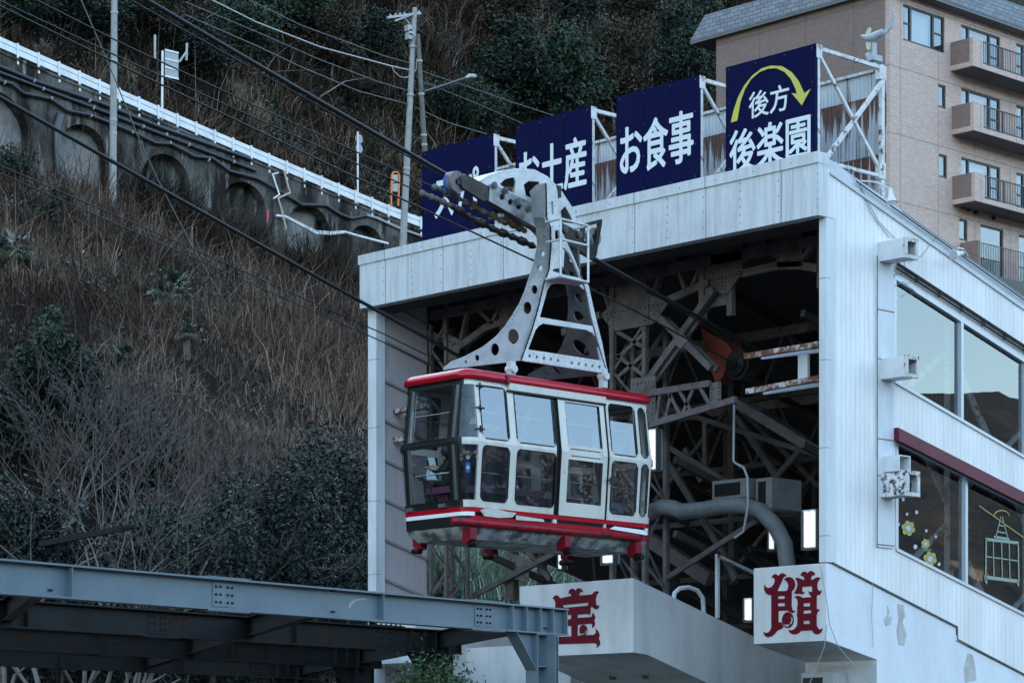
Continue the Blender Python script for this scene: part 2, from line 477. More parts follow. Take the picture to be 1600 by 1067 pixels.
# fascia band with drip edge and rivets
fb = MB()
fb.box(-11.09, WR - .005, -.2, .02, 10.37, 11.2)
fb.box(-11.11, WR + .004, -.225, .06, 11.2, 11.38)
fas = fb.build('fascia', M['fascia'], st)
rv = MB(); pts = []
for k in range(14):
    x = -10.4 + k * .81
    pts += [(x, -.2, 10.5 + j * .13) for j in range(6)] if k % 2 else [(x, -.2, 10.55), (x, -.2, 10.8), (x, -.2, 11.05)]
    pts.append((x + .3, -.225, 11.28))
rv.disc_dots(pts, (0, -1, 0), .012, .008); rv.build('rivets', flat('rust_rivet', (.10, .075, .06), .7), fas)
# soffit, posts
so_ = MB(); so_.box(-10.9, -.0, .02, .5, 10.34, 10.4); so_.build('soffit', M['steel_dk'], st)
for xa, xb in ((-11.08, -10.84), (.0, WR - .006)):
    p = MB(); p.box(xa, xb, 0, .22, 0 if xa < -5 else 4.885, 10.365); po = p.build('corner_post', M['post'], st)
    j = MB()
    for z in (5.3, 6.7, 8.1, 9.4): j.box(xa - .001, xb + .001, -.003, .1, z, z + .012)
    j.build('post_joint', flat('joint_shadow_line', (.2, .21, .22), .7), po)
# roof sloping to the back
rf = MB()
rf.prism([(-11.05, .06, zr(.06) - .1), (-11.05, YB, zr(YB) - .1), (-11.05, YB, zr(YB) - .25), (-11.05, .06, zr(.06) - .25)], (11.0, 0, 0))
roof = rf.build('roof', M['roof'], st)
fl = MB()                                     # raised flashing along the sloping roof edge of the side wall
fl.prism([(WR, -.19, 11.375), (WR, YB, zr(YB)), (WR, YB, zr(YB) - .17), (WR, -.19, 11.205)], (-.3, 0, 0))
fl.prism([(WR + .03, .08, zr(.08) - .20), (WR + .03, YB, zr(YB) - .20), (WR + .03, YB, zr(YB) - .245), (WR + .03, .08, zr(.08) - .245)], (-.1, 0, 0))
fl.build('roof_flashing', M['roof'], roof)
cd_ = MB()
cd_.tube([(WR + .05, .7, zr(.7) - .09), (WR + .05, YB, zr(YB) - .09)], .014, 6); cd_.tube([(WR + .035, 1.9, zr(1.9) - .04), (WR + .035, YB, zr(YB) - .04)], .007, 6)
cd_.build('edge_cable', M['wire'], roof)
# right side wall with two sloping window bands
def U(y): return 9.68 - .262 * (y - 1.74)
def Lw(y): return 7.92 - .2535 * (y - 1.74)
def U2(y): return 7.02 - .222 * (y - 1.74)
def L2(y): return 5.17 - .2540 * (y - 1.79)
YW = 9.2
outer = [(.221, 10.37), (.221, 4.87), (3.46, 4.0), (3.46, 3.76), (YB, 3.76 - .267 * (YB - 3.46)), (YB, zr(YB) - .17), (-.0, zr(0) - .17), (-.0, 10.37)]
h1 = [(1.74, U(1.74)), (YW, U(YW)), (YW, Lw(YW)), (1.74, Lw(1.74))]
h2 = [(1.79, U2(1.79)), (YW, U2(YW)), (YW, L2(YW)), (1.79, L2(1.79))]
wl = MB(); wl.plate([(WR, y, z) for y, z in outer], [[(WR, y, z) for y, z in h] for h in (h1, h2)], (-.18, 0, 0))
wall = wl.build('side_wall', M['clad'], st)
pl = MB()                                     # smooth pilaster strip with rusty joints, left of the windows
pl.box(WR, WR + .03, 1.27, 1.70, 5.2, 9.93)
pil = pl.build('pilaster', M['post'], wall)
pj = MB()
for z in (9.05, 8.25, 6.95, 6.35, 5.23): pj.box(WR + .028, WR + .034, 1.26, 1.71, z, z + .02)
pj.box(WR + .028, WR + .034, 1.255, 1.275, 5.2, 9.93)
pj.build('rusty_joint', worn('rust_line', (.25, .2, .17), (.12, .06, .03), .8, scale=8), pil)
def win_band(name, top, bot, ya, first):
    wn = MB()                                 # outer frame plus mullions
    for (y0, y1) in ((ya, YW),):
        wn.bar((WR - .03, y0, top(y0) - .03), (WR - .03, y1, top(y1) - .03), .09, .06, (0, 0, 1))
        wn.bar((WR - .03, y0, bot(y0) + .02), (WR - .03, y1, bot(y1) + .02), .12, .05, (0, 0, 1))
    ys_ = [ya + .02, first, first + 1.86, first + 3.72]
    for y in ys_: wn.box(WR - .08, WR + .012, y - .035, y + .035, bot(y) + .02, top(y) - .04)
    f = wn.build('window', M['chrome_dull'], wall)
    for a, b in zip(ys_, ys_[1:] + [YW]):
        g = MB(); g.add([(WR - .06, a, bot(a)), (WR - .06, b, bot(b)), (WR - .06, b, top(b)), (WR - .06, a, top(a))], [(0, 1, 2, 3)])
        g.build('pane', M['glass_st'], f)
    return f
M['chrome_dull'] = flat('aluminium_sash', (.46, .50, .54), .4, .4)
win_band('window', U, Lw, 1.74, 3.6); win_band('window', U2, L2, 1.79, 3.72)
# conduit rails over the upper windows
cr = MB()
for k, (dz, r) in enumerate(((.06, .018), (.11, .012), (.15, .02))):
    cr.tube([(WR + .05, 1.75, U(1.75) + dz + .05), (WR + .05, YB, U(YB) + dz + .05)], r, 6)
for y in np.arange(2.3, 9, .62): cr.box(WR, WR + .065, y, y + .025, U(y) + .10, U(y) + .215)
cr.build('conduit_run', M['steel_dk'], wall)
bl = MB(); bl.tube([(WR - .1, 1.78, U(1.78) - .12), (WR - .1, YW, U(YW) - .12)], .022, 6)
for y in np.arange(2.1, 9, .8): bl.box(WR - .11, WR - .07, y, y + .03, U(y) - .2, U(y) - .1)
bl.build('blind_rail', M['black'], wall)
# plum coloured awning trim over the lower windows
aw = MB()
aw.prism([(WR, 1.7, 7.17), (WR, YW, 7.17 - .222 * (YW - 1.7)), (WR, YW, 6.97 - .222 * (YW - 1.7)), (WR, 1.7, 6.97)], (.12, 0, 0))
aw.prism([(WR + .12, 1.68, 7.10), (WR + .12, YW, 7.10 - .222 * (YW - 1.7)), (WR + .12, YW, 6.95 - .222 * (YW - 1.7)), (WR + .12, 1.68, 6.95)], (.03, 0, 0))
aw.build('awning', worn('plum_awning', (.10, .008, .03), (.075, .006, .022), .35, scale=2), wall)
# window stickers: flowers, dots and a drawn gondola
def deco(name, polys, m): 
    b = MB()
    for pts in polys: b.plate([onp(px, py, 0, WR - .045) for px, py in pts], [], (.004, 0, 0))
    return b.build(name, m, wall)
def petals(cx, cy, r):
    out = []
    for k in range(6):
        a = math.pi / 3 * k + .3
        out.append(ell(cx + r * .62 * math.cos(a), cy + r * .70 * math.sin(a), r * .36, r * .42, 10))
    return out
fl_y = flat('sticker_yellow', (.30, .27, .07), .5); fl_w = flat('sticker_white', (.36, .41, .44), .5); fl_g = flat('sticker_mint', (.20, .27, .22), .5); fl_gr = flat('sticker_green', (.02, .14, .06), .5)
fy, fw = [], []
for cx, cy, r in ((1419, 825, 11), (1446, 849, 7), (1453, 873, 11)):
    fy += petals(cx, cy, r)
for k in range(3): deco('flower_sticker', fy[6 * k:6 * k + 6], fl_y)
b = MB()
for cx, cy, r in ((1419, 825, 4), (1446, 849, 2.6), (1453, 873, 4)): b.plate([onp(x, y, 0, WR - .039) for x, y in ell(cx, cy, r, r * 1.1, 12)], [], (.004, 0, 0))
for cx, cy, r in ((1411, 780, 2.2), (1417, 803, 2), (1432, 800, 2.4), (1404, 819, 2), (1447, 829, 2), (1430, 854, 3), (1467, 881, 2.3), (1462, 838, 1.8)): b.plate([onp(x, y, 0, WR - .045) for x, y in ell(cx, cy, r, r * 1.25, 12)], [], (.004, 0, 0))
b.build('dot_sticker', fl_w, wall)
deco('leaf_sticker', [[(1438, 851), (1444, 858), (1453, 857), (1456, 860), (1448, 861), (1441, 860)]], fl_gr)
gs = MB()
def gl(p, q, wd, z=WR - .045): gs.bar(onp(*p, 0, z), onp(*q, 0, z), wd, .006, (1, 0, 0))
for p, q, wd in (((1540, 842), (1592, 848), .05), ((1541, 842), (1540, 905), .03), ((1591, 848), (1592, 909), .03), ((1538, 901), (1592, 908), .06), ((1552, 845), (1553, 900), .02), ((1565, 847), (1566, 902), .02), ((1577, 848), (1578, 905), .02), ((1541, 869), (1591, 876), .02), ((1556, 839), (1564, 807), .02), ((1575, 841), (1566, 807), .02), ((1559, 830), (1573, 833), .02), ((1561, 820), (1570, 822), .02), ((1553, 838), (1577, 842), .04), ((1539, 905), (1542, 911), .04), ((1589, 909), (1592, 915), .04)):
    gl(p, q, wd)
gs.build('gondola_sticker', fl_g, wall)
gs = MB()
for k in range(7):
    a0, a1 = math.pi + math.pi * k / 7, math.pi + math.pi * (k + 1) / 7
    gl((1565 + 12 * math.cos(a0), 806 + 9 * math.sin(a0)), (1565 + 12 * math.cos(a1), 806 + 9 * math.sin(a1)), .022)
gl((1530, 769 + 21), (1600, 840), .02)
gs.build('rope_sticker', fl_y, wall)
# plaster base with the cantilevered front box
bs = MB()
WB = WR - .02
bs.plate([(WB, y, z) for y, z in ((.012, 4.869), (0.03, 3.64), (1.32, 3.37), (1.32, 0), (YB, 0), (YB, .66), (3.46, 3.745), (3.46, 3.985), (.22, 4.855))], [], (-1.5, 0, 0))
bs.box(-1.37, .115, 1.32, 8, 0, 3.3)
base = bs.build('plaster_base', M['plaster'], st)
bx = MB()
bx.prism([(-1.37, 0, 4.86), (-1.37, 0, 3.635), (-1.37, 1.34, 3.37), (-1.37, 6, 3.37), (-1.37, 6, 4.86 + SL * 5), (-1.37, 1.2, 4.72)], (1.49, 0, 0))
bx.build('platform_box', M['plaster2'], base)
bare_r = worn('bare_render', (.46, .455, .44), (.33, .32, .31), .9, scale=5)   # places where the plaster has burst
for poly in ([(1386, 945), (1390, 955), (1388, 965), (1393, 962), (1392, 975), (1384, 978), (1381, 968), (1387, 958)], [(1402, 943), (1412, 945), (1414, 962), (1410, 970), (1416, 990), (1413, 1008), (1404, 1006), (1401, 985), (1404, 965)], [(1512, 1020), (1520, 1022), (1524, 1045), (1525, 1062), (1508, 1066), (1506, 1045)]):
    pt = MB(); pt.plate([onp(x, y, 0, WB + .003) for x, y in poly], [], (.004, 0, 0)); pt.build('burst_plaster', bare_r, base)
dk = MB()
for a, b_ in (((1300, 879), (1495, 979)), ((1496, 999), (1640, 1074)), ((1495, 978), (1495.5, 1000))):
    dk.bar(onp(*a, 0, WR - .01), onp(*b_, 0, WR - .01), .03, .03)
dk.build('base_joint', flat('dark_joint', (.06, .062, .065), .8), base)
# middle platform box carrying the second character, and the third one behind the girders
def pier(xa, xb):
    p = MB()
    p.prism([(xa, 0, 4.86), (xa, 0, 3.59), (xa, .35, 3.56), (xa, 2.1, 3.05), (xa, 7.0, 1.5), (xa, 9.5, 1.0), (xa, 9.5, 4.86 + SL * 9.5)], (xb - xa, 0, 0))
    p.box(xa + .25, xb - .25, 2.1, 8, 0, 3.0)
    return p.build('platform_box', M['plaster2'], st)
pier(-6.89, -4.08); pier(-11.05, -9.7)
tr = MB(); tr.box(-4.0, -1.4, 2.6, 2.7, 0, 3.02); tr.build('bay_wall', worn('maroon_bay_wall', (.035, .008, .012), (.02, .005, .008), .8, scale=3), st)
fw2 = MB(); fw2.box(-13.2, -6.9, 1.3, 1.45, 0, 3.9); fw2.build('front_apron', M['plaster2'], st)
# painted red characters on the boxes
def glyph(polys, sx, ox, oy):
    b = MB()
    for outer, holes in polys:
        f = lambda pts: [onp(ox + x / sx, oy + y / sx, 1, -.004) for x, y in pts]
        b.plate(f(outer), [f(h) for h in holes], (0, -.006, 0))
    return b.build('painted_character', M['red_letter'], st)
K1 = [(210,178),(232,142),(268,132),(300,158),(322,130),(355,122),(385,135),(408,160),(378,165),(357,190),(350,215),(330,260),(310,300),(288,345),(300,352),(400,350),(420,330),(428,290),(420,255),(400,225),(370,203),(405,178),(440,170),(480,185),(508,225),(516,280),(500,325),(472,355),(468,540),(480,592),(496,610),(525,600),(503,626),(470,632),(440,622),(415,602),(300,605),(300,752),(340,752),(350,780),(365,815),(330,840),(285,858),(265,890),(225,925),(165,945),(125,925),(108,890),(103,872),(135,888),(170,880),(195,855),(208,820),(208,405),(175,400),(140,380),(115,330),(120,268),(140,300),(170,312),(210,300),(240,265),(255,220),(245,185)]
K2 = [(510,188),(545,180),(590,195),(630,212),(632,185),(610,160),(580,150),(600,115),(635,100),(665,115),(675,128),(690,102),(720,92),(755,110),(772,148),(740,150),(720,175),(722,215),(760,190),(800,175),(845,182),(815,215),(798,260),(797,310),(815,345),(835,355),(855,330),(848,375),(825,400),(790,410),(790,580),(832,590),(800,625),(790,660),(788,780),(805,825),(830,845),(868,830),(850,880),(815,905),(775,905),(745,885),(730,855),(590,862),(565,890),(525,908),(480,905),(445,885),(425,850),(470,852),(510,835),(540,790),(545,700),(535,670),(543,620),(540,580),(548,500),(540,460),(520,438),(500,430),(540,412),(580,415),(605,438),(728,428),(700,400),(680,350),(705,365),(732,360),(732,290),(605,298),(605,350),(615,368),(640,358),(625,385),(600,395),(565,385),(530,392),(497,375),(520,350),(540,300),(545,260),(535,215)]
rc = lambda x0, y0, x1, y1: [(x0, y0), (x1, y0 - 3), (x1, y1 - 3), (x0, y1)]
ball = ell(421, 724, 76, 102, 26)
glyph([(K1, [rc(295, 418, 380, 453), rc(295, 508, 382, 548)]), (K2, [rc(623, 508, 705, 550), [(623, 603), (710, 598), (726, 615), (712, 636), (623, 642)], rc(623, 735, 700, 775)]),
       (ball, [[(462, 682), (480, 690), (484, 728), (468, 768), (452, 786), (448, 762), (466, 726)], [(370, 770), (400, 784), (434, 776), (438, 800), (405, 808), (380, 796)]])], 8.21, 1180, 880)
K3 = [(25,278),(60,245),(100,243),(125,280),(268,250),(265,222),(230,220),(245,175),(280,155),(310,165),(325,190),(335,162),(370,148),(405,165),(425,198),(395,198),(375,215),(370,245),(535,230),(560,200),(590,185),(625,198),(595,235),(582,290),(585,345),(600,375),(630,372),(620,405),(585,424),(555,410),(530,380),(515,410),(518,450),(505,500),(490,480),(350,490),(350,532),(500,520),(530,515),(545,460),(570,500),(575,540),(560,560),(575,600),(565,640),(535,665),(540,620),(525,605),(475,610),(350,620),(350,758),(560,748),(585,720),(580,668),(615,700),(635,760),(620,795),(640,840),(635,880),(590,918),(600,880),(575,855),(30,870),(5,890),(-30,860),(-20,790),(30,775),(270,768),(270,635),(110,640),(90,600),(110,552),(268,548),(268,492),(120,496),(110,430),(130,402),(60,402),(68,350),(55,300)]
glyph([(K3, [[(155, 370), (490, 335), (480, 375), (180, 402)]]), (ell(425, 690, 52, 70, 22), [[(458, 680), (472, 700), (462, 726), (446, 738), (442, 722), (454, 704)], [(392, 722), (410, 736), (432, 728), (434, 744), (412, 750), (396, 738)]])], 8.21, 860, 900)
# left side wall seen from inside: lap boards following the slope, and its timber-coloured frame
lb = MB(); zs = np.arange(-1.2, 12.6, .76)
for z0 in zs:
    z1 = z0 + .76
    y0, y1 = .22, 1.34
    c0 = lambda y: z0 + SL * y + .4; c1 = lambda y: min(z1 + SL * y + .4, zr(y) - .26)
    if c1(y0) < 3.2 or c0(y1) > zr(y1) - .3: continue
    lb.add([(-10.86, y0, c0(y0)), (-10.86, y1, c0(y1)), (-10.90, y1, c1(y1)), (-10.90, y0, c1(y0))], [(0, 1, 2, 3)])
    lb.prism([(-10.85, y0, c0(y0) - .02), (-10.85, y1, c0(y1) - .02), (-10.85, y1, c0(y1) + .03), (-10.85, y0, c0(y0) + .03)], (-.04, 0, 0), 1)
lb.box(-11.07, -10.91, .22, 1.34, 1.6, 10.3)
lb.build('lap_boarding', [M['clad_in'], flat('lap_shadow_edge', (.22, .19, .19), .8)], st)
# dark upper part of the left wall; below it the side is open to the hillside
a_, b_ = onp(700, 800, 0, -10.95), onp(900, 892, 0, -10.95); k_ = (b_[2] - a_[2]) / (b_[1] - a_[1]); lo_ = lambda y: a_[2] + k_ * (y - a_[1])
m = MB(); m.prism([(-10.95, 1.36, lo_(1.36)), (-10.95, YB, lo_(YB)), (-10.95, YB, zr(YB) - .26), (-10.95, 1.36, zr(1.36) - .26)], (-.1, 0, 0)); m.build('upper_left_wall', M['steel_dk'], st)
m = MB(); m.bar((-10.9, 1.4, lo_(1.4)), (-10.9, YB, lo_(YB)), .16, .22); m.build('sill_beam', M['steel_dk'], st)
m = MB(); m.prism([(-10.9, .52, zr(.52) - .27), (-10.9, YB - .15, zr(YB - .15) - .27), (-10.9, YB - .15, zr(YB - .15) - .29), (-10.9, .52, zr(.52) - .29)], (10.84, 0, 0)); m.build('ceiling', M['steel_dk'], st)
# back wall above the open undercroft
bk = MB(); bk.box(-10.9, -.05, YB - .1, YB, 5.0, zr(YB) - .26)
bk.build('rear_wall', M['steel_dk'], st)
# sloping platform deck inside, between and beside the bays
dkx = MB()
for xa, xb in ((-6.6, -4.3), (-1.2, -.1)):
    dkx.prism([(xa, .3, 4.2), (xa, YB, 4.2 + SL * YB + .2), (xa, YB, 4.0 + SL * YB + .2), (xa, .3, 4.0)], (xb - xa, 0, 0))
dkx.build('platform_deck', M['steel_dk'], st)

# ---------------- riveted steel trestle inside the mouth of the station
YT = 1.4
M['steel_deep'] = worn('shaded_trestle_paint', (.05, .044, .043), (.024, .021, .021), .7, scale=2.5, rust=.3, spec=.12)  # trestle paint darkened to put deep shade into the inner frames
M['steel_mid'] = worn('half_shaded_trestle_paint', (.09, .078, .077), (.042, .037, .036), .7, scale=2.5, rust=.35, spec=.15)  # trestle paint again, some interior shade put into its colour
tg = thing('steel_trestle', (-5.5, YT, 3.0), 'riveted steel trestle with gusset plates and lattice legs inside the station mouth', 'steel frame')
P = lambda px, py, y=YT: onp(px, py, 1, y)
def lattice(xa, xb, z0, z1, y, n, w=.07):
    m = MB()
    for yy in (y, y + .55):
        for x in (xa, xb): m.box(x - w / 2, x + w / 2, yy - w / 2, yy + w / 2, z0, z1)
        for k in range(n):
            a = z0 + (z1 - z0) * k / n; b_ = z0 + (z1 - z0) * (k + 1) / n
            m.bar((xa, yy, a), (xb, yy, b_) if k % 2 else (xb, yy, b_), .05, .014, (0, 1, 0)) if k % 2 else m.bar((xb, yy, a), (xa, yy, b_), .05, .014, (0, 1, 0))
    for x in (xa, xb):
        for k in range(n):
            a = z0 + (z1 - z0) * k / n; b_ = z0 + (z1 - z0) * (k + 1) / n
            p, q = (y, y + .55) if k % 2 else (y + .55, y)
            m.bar((x, p, a), (x, q, b_), .05, .014, (1, 0, 0))
    return m
lattice(-10.74, -10.30, 3.5, 10.2, 1.32, 14).build('lattice_leg', M['steel_in'], tg)
lattice(-5.92, -5.12, 3.2, 9.55, YT, 8, .09).build('lattice_leg', M['steel_in'], tg)
lattice(-.78, -.30, 3.5, 10.2, YT, 14).build('lattice_leg', M['steel_in'], tg)
def gus(name, pts, y, t=.02, rows=()):
    m = MB(); m.plate([P(x, z, y) for x, z in pts], [], (0, t, 0))
    dots = []
    for (a, b_, n) in rows:
        for k in range(n): dots.append(P(a[0] + (b_[0] - a[0]) * k / (n - 1), a[1] + (b_[1] - a[1]) * k / (n - 1), y))
    o = m.build(name, M['steel_in'], tg)
    if dots:
        d = MB(); d.disc_dots(dots, (0, -1, 0), .017, .014); d.build('rivets', M['steel_dk'], o)
    return o
gus('gusset_plate', [(939, 492), (964, 464), (1010, 458), (1044, 473), (1026, 500), (1018, 507), (957, 518)], YT - .06, rows=(((942, 492), (1040, 474), 16), ((944, 510), (962, 480), 6), ((958, 514), (958, 470), 8), ((1014, 505), (1014, 464), 8), ((1000, 505), (1030, 488), 5)))
gus('gusset_plate', [(1110, 380), (1159, 377), (1159, 428), (1134, 461), (1122, 459), (1110, 440)], YT - .06, rows=(((1112, 438), (1158, 427), 9), ((1128, 458), (1128, 436), 5), ((1133, 458), (1133, 436), 5), ((1114, 434), (1114, 384), 8), ((1155, 424), (1155, 382), 8)))
gus('gusset_plate', [(690, 530), (700, 522), (722, 533), (712, 565), (704, 570)], YT - .06, rows=(((693, 531), (716, 538), 5), ((706, 566), (706, 540), 5)))
gus('gusset_plate', [(1213, 359), (1252, 352), (1252, 416), (1213, 418)], YT - .05, rows=(((1216, 415), (1216, 362), 9), ((1248, 412), (1248, 358), 9)))
gus('gusset_plate', [(1109, 598), (1126, 596), (1126, 628), (1109, 630)], YT - .5, rows=(((1112, 625), (1112, 602), 5), ((1123, 623), (1123, 600), 5)))
gus('gusset_plate', [(985, 592), (1024, 586), (1024, 664), (1003, 668), (985, 640)], YT - .5, rows=(((990, 600), (1020, 596), 6), ((1020, 604), (1020, 655), 7), ((1003, 612), (1003, 660), 6)))
br = MB()
for a, b_, wd in (((1044, 470), (1110, 441), .13), ((1159, 428), (1212, 416), .13), ((1212, 416), (1251, 415), .13), ((1251, 415), (1279, 420), .13),
                  ((939, 492), (880, 520), .13), ((722, 540), (760, 512), .13), ((760, 512), (830, 488), .13), ((690, 530), (668, 520), .13),
                  ((1041, 405), (1024, 456), .07), ((1054, 401), (1072, 453), .07), ((1104, 395), (1083, 449), .07), ((1182, 377), (1159, 410), .07), ((1192, 374), (1213, 401), .07), ((1279, 372), (1255, 405), .07),
                  ((735, 470), (722, 530), .07), ((735, 470), (770, 505), .07), ((800, 440), (770, 505), .07), ((700, 470), (694, 528), .07), ((800, 440), (825, 486), .07), ((940, 440), (955, 485), .07), ((905, 470), (940, 440), .07)):
    br.bar(P(*a), P(*b_), wd, .1, (0, 1, 0))
for xa in (-5.92, -5.12, -3.75, -3.1): br.box(xa - .06, xa + .06, YT - .04, YT + .06, 9.4, 10.6)
for xa, xb in ((-5.95, -5.1), (-3.72, -3.12), (-1.2, -.75), (-8.9, -8.4)): br.box(xa, xb, YT, YT + .015, 9.6, 10.8)
for y in (YT, YT + 2.8, YT + 5.6): br.box(-10.8, -.1, y - .06, y + .06, zr(y) - .62, zr(y) - .45)
br.build('arched_truss', M['steel_in'], tg)
xb = MB()
for a, b_ in (((1116, 452), (1015, 592)), ((1032, 497), (1112, 575))):
    xb.bar(P(*a, YT - .15), P(*b_, YT - .15), .12, .10, (0, 1, 0)); xb.bar(P(a[0] + 9, a[1] + 2, YT + .3), P(b_[0] + 9, b_[1] + 2, YT + .3), .12, .06, (0, 1, 0))
xb.plate([P(x, z, YT - .22) for x, z in ((1052, 524), (1064, 520), (1076, 530), (1064, 545), (1056, 540))], [], (0, .03, 0))
for a, b_ in (((964, 518), (1010, 545)), ((964, 560), (1010, 518)), ((964, 590), (1008, 552)), ((964, 555), (1008, 588))): xb.bar(P(*a), P(*b_), .07, .03, (0, 1, 0))
xb.build('cross_brace', M['steel_in'], tg)
bm_ = MB()                                    # box beam below the brace
for dy in (-.5, .3):
    bm_.bar(P(1005, 616, YT + dy), P(1110, 599, YT + dy), .11, .08, (0, 1, 0)); bm_.bar(P(1014, 664, YT + dy), P(1150, 624, YT + dy), .11, .08, (0, 1, 0))
    for a, b_ in (((1032, 612), (1026, 656)), ((1042, 608), (1062, 646)), ((1084, 606), (1066, 648)), ((1092, 602), (1108, 630)), ((1050, 610), (1040, 652)), ((1060, 608), (1080, 642))): bm_.bar(P(*a, YT + dy), P(*b_, YT + dy), .06, .03, (0, 1, 0))
bm_.build('box_beam', M['steel_in'], tg)
# deeper frames, purlins and struts receding into the dark
dp = MB(); rr = random.Random(4)
for y in (4.2, 7.0, 9.8, 12.6):
    t = zr(y) - .5
    for x in (-10.6, -8.1, -5.5, -2.9, -.4):
        dp.box(x - .07, x + .07, y - .07, y + .07, t - 4.6 if x in (-10.6, -5.5, -.4) else t - 1.6, t)
    for k in range(8):
        x0 = -10.6 + k * 1.28
        dp.bar((x0, y, t), (x0 + .64, y, t - 1.2), .07, .05, (0, 1, 0)); dp.bar((x0 + .64, y, t - 1.2), (x0 + 1.28, y, t), .07, .05, (0, 1, 0))
    dp.bar((-10.6, y, t - 1.2), (-.4, y, t - 1.2), .1, .1); dp.bar((-10.6, y, t - 3.4), (-.4, y, t - 3.4), .1, .1)
    dp.bar((-5.5, y, t - 1.2), (-2.9, y, t - 3.4), .08, .06, (0, 1, 0)); dp.bar((-.4, y, t - 1.2), (-2.9, y, t - 3.4), .08, .06, (0, 1, 0))
    dp.bar((-5.5, y, t - 1.2), (-8.1, y, t - 3.4), .08, .06, (0, 1, 0))
for x in (-9.4, -6.6, -4.4, -1.5):
    for dz in (-.4, -1.7, -3.9, -5.2): dp.bar((x, 1.4, zr(1.4) + dz), (x, 14.5, zr(14.5) + dz), .09, .12)
for k in range(26):
    y = rr.uniform(3, 12); x = rr.uniform(-10, -.6); z = zr(y) - rr.uniform(1, 5.5)
    dp.bar((x, y, z), (x + rr.uniform(-2, 2), y + rr.uniform(0, 2.5), z + rr.uniform(-1.6, 1.6)), .06, .06)
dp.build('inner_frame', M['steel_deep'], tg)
# white braces of the side bay, seen through the side windows
sb = MB()
for y0 in (1.4, 4.2, 7.0):
    z = lambda y, d: zr(y) + d
    sb.box(-.62, -.5, y0 - .06, y0 + .06, 2.5, zr(y0) - .5)
    sb.bar((-.56, y0, z(y0, -1.3)), (-.56, y0 + 2.8, z(y0 + 2.8, -4.0)), .14, .05, (1, 0, 0)); sb.bar((-.56, y0, z(y0, -4.0)), (-.56, y0 + 2.8, z(y0 + 2.8, -1.3)), .09, .05, (1, 0, 0))
    sb.bar((-.56, y0, z(y0, -4.3)), (-.56, y0 + 2.8, z(y0 + 2.8, -7.)), .12, .05, (1, 0, 0)); sb.bar((-.56, y0, z(y0, -7.)), (-.56, y0 + 2.8, z(y0 + 2.8, -4.3)), .09, .05, (1, 0, 0))
sb.build('side_bracing', M['frame_white'], tg)
# lower struts traced from the photograph
ls = MB()
for a, b_, wd, y in (((1029, 698), (1119, 845), .11, 2.6), ((1119, 845), (1150, 905), .11, 2.6), ((1043, 902), (1184, 812), .09, 1.9), ((1010, 839), (1110, 905), .26, 3.6), ((1083, 650), (1280, 712), .09, 3.2), ((1153, 631), (1280, 707), .16, 2.6), ((1030, 690), (1150, 760), .1, 3.2), ((1070, 700), (1096, 752), .09, 3.8), ((1102, 655), (1102, 735), .1, 4.), ((740, 930), (890, 852), .1, 2.2), ((800, 828), (800, 938), .22, 2.4), ((812, 845), (860, 905), .1, 2.4), ((1150, 650), (1215, 745), .12, 4.), ((1200, 760), (1262, 690), .1, 4.)):
    ls.bar(P(*a, y), P(*b_, y), wd, wd * .7, (0, 1, 0))
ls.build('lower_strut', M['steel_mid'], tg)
gus('gusset_plate', [(790, 862), (826, 872), (826, 908), (806, 905), (789, 893)], 2.25, rows=(((794, 868), (822, 904), 7), ((822, 876), (822, 902), 4)))

# buffer rails, sheave, pipes, machines, lamps
def rail(pairs, y, label, posts=()):
    t = thing('buffer_rail', tuple(P(*pairs[0][0], y)), label, 'rail')
    m = MB()
    for a, b_ in pairs: m.bar(P(*a, y), P(*b_, y), .10, .09, (0, 0, 1))
    m.build('peeling_bar', M['peel'], t)
    m = MB()
    for a, b_ in pairs: m.bar(P(a[0] + 26, a[1] + 2, y + .25), P(b_[0], b_[1] + 10, y + .25), .06, .06)
    for a, b_ in posts: m.bar(P(*a, y + .25), P(*b_, y + .25), .2, .06, (0, 1, 0))
    m.build('back_rail', M['post'], t)
rail([((1165, 557), (1281, 538)), ((1168, 612), (1281, 591))], .35, 'pair of peeling white rusty rails beside the station right post', (((1256, 554), (1256, 600)),))
rail([((586, 649), (668, 634)), ((586, 693), (640, 684))], .5, 'pair of peeling white rusty rails against the beige lap boards', (((596, 650), (596, 690)),))
sh = thing('sheave_housing', tuple(P(1140, 600, 2.2)), 'dull red sheave housing with a dark wheel hanging inside the station', 'sheave')
m = MB(); m.plate([P(x, z, 2.2) for x, z in ((1095, 513), (1137, 536), (1146, 550), (1128, 590), (1118, 600), (1106, 560))], [], (0, .35, 0))
m.build('housing', worn('red_oxide_housing', (.16, .03, .02), (.10, .02, .015), .6, scale=5), sh)
m = MB(); c = P(1152, 569, 2.15); m.cyl(c, c + np.array([0, .3, 0]), .27, 28); m.cyl(c - np.array([0, .06, 0]), c, .2, 24); m.cyl(c - np.array([0, .12, 0]), c, .05, 12)
m.build('wheel', M['grease'], sh)
pp = MB()
path = [(1000, 812), (1014, 802), (1032, 792), (1050, 793), (1066, 799), (1100, 796), (1130, 790), (1165, 790), (1190, 799), (1212, 822), (1226, 850), (1231, 890)]
pp.tube([P(x, z, 1.75) for x, z in path], .145, 14)
du = pp.build('exhaust_duct', worn('duct_paint', (.13, .138, .142), (.08, .085, .088), .5, scale=3), bevel=0)
tag(du, 'fat grey bent exhaust pipe crossing below the white machine boxes', 'pipe')
for a in ((1016, 801), (1125, 791), (1168, 791)):
    pass
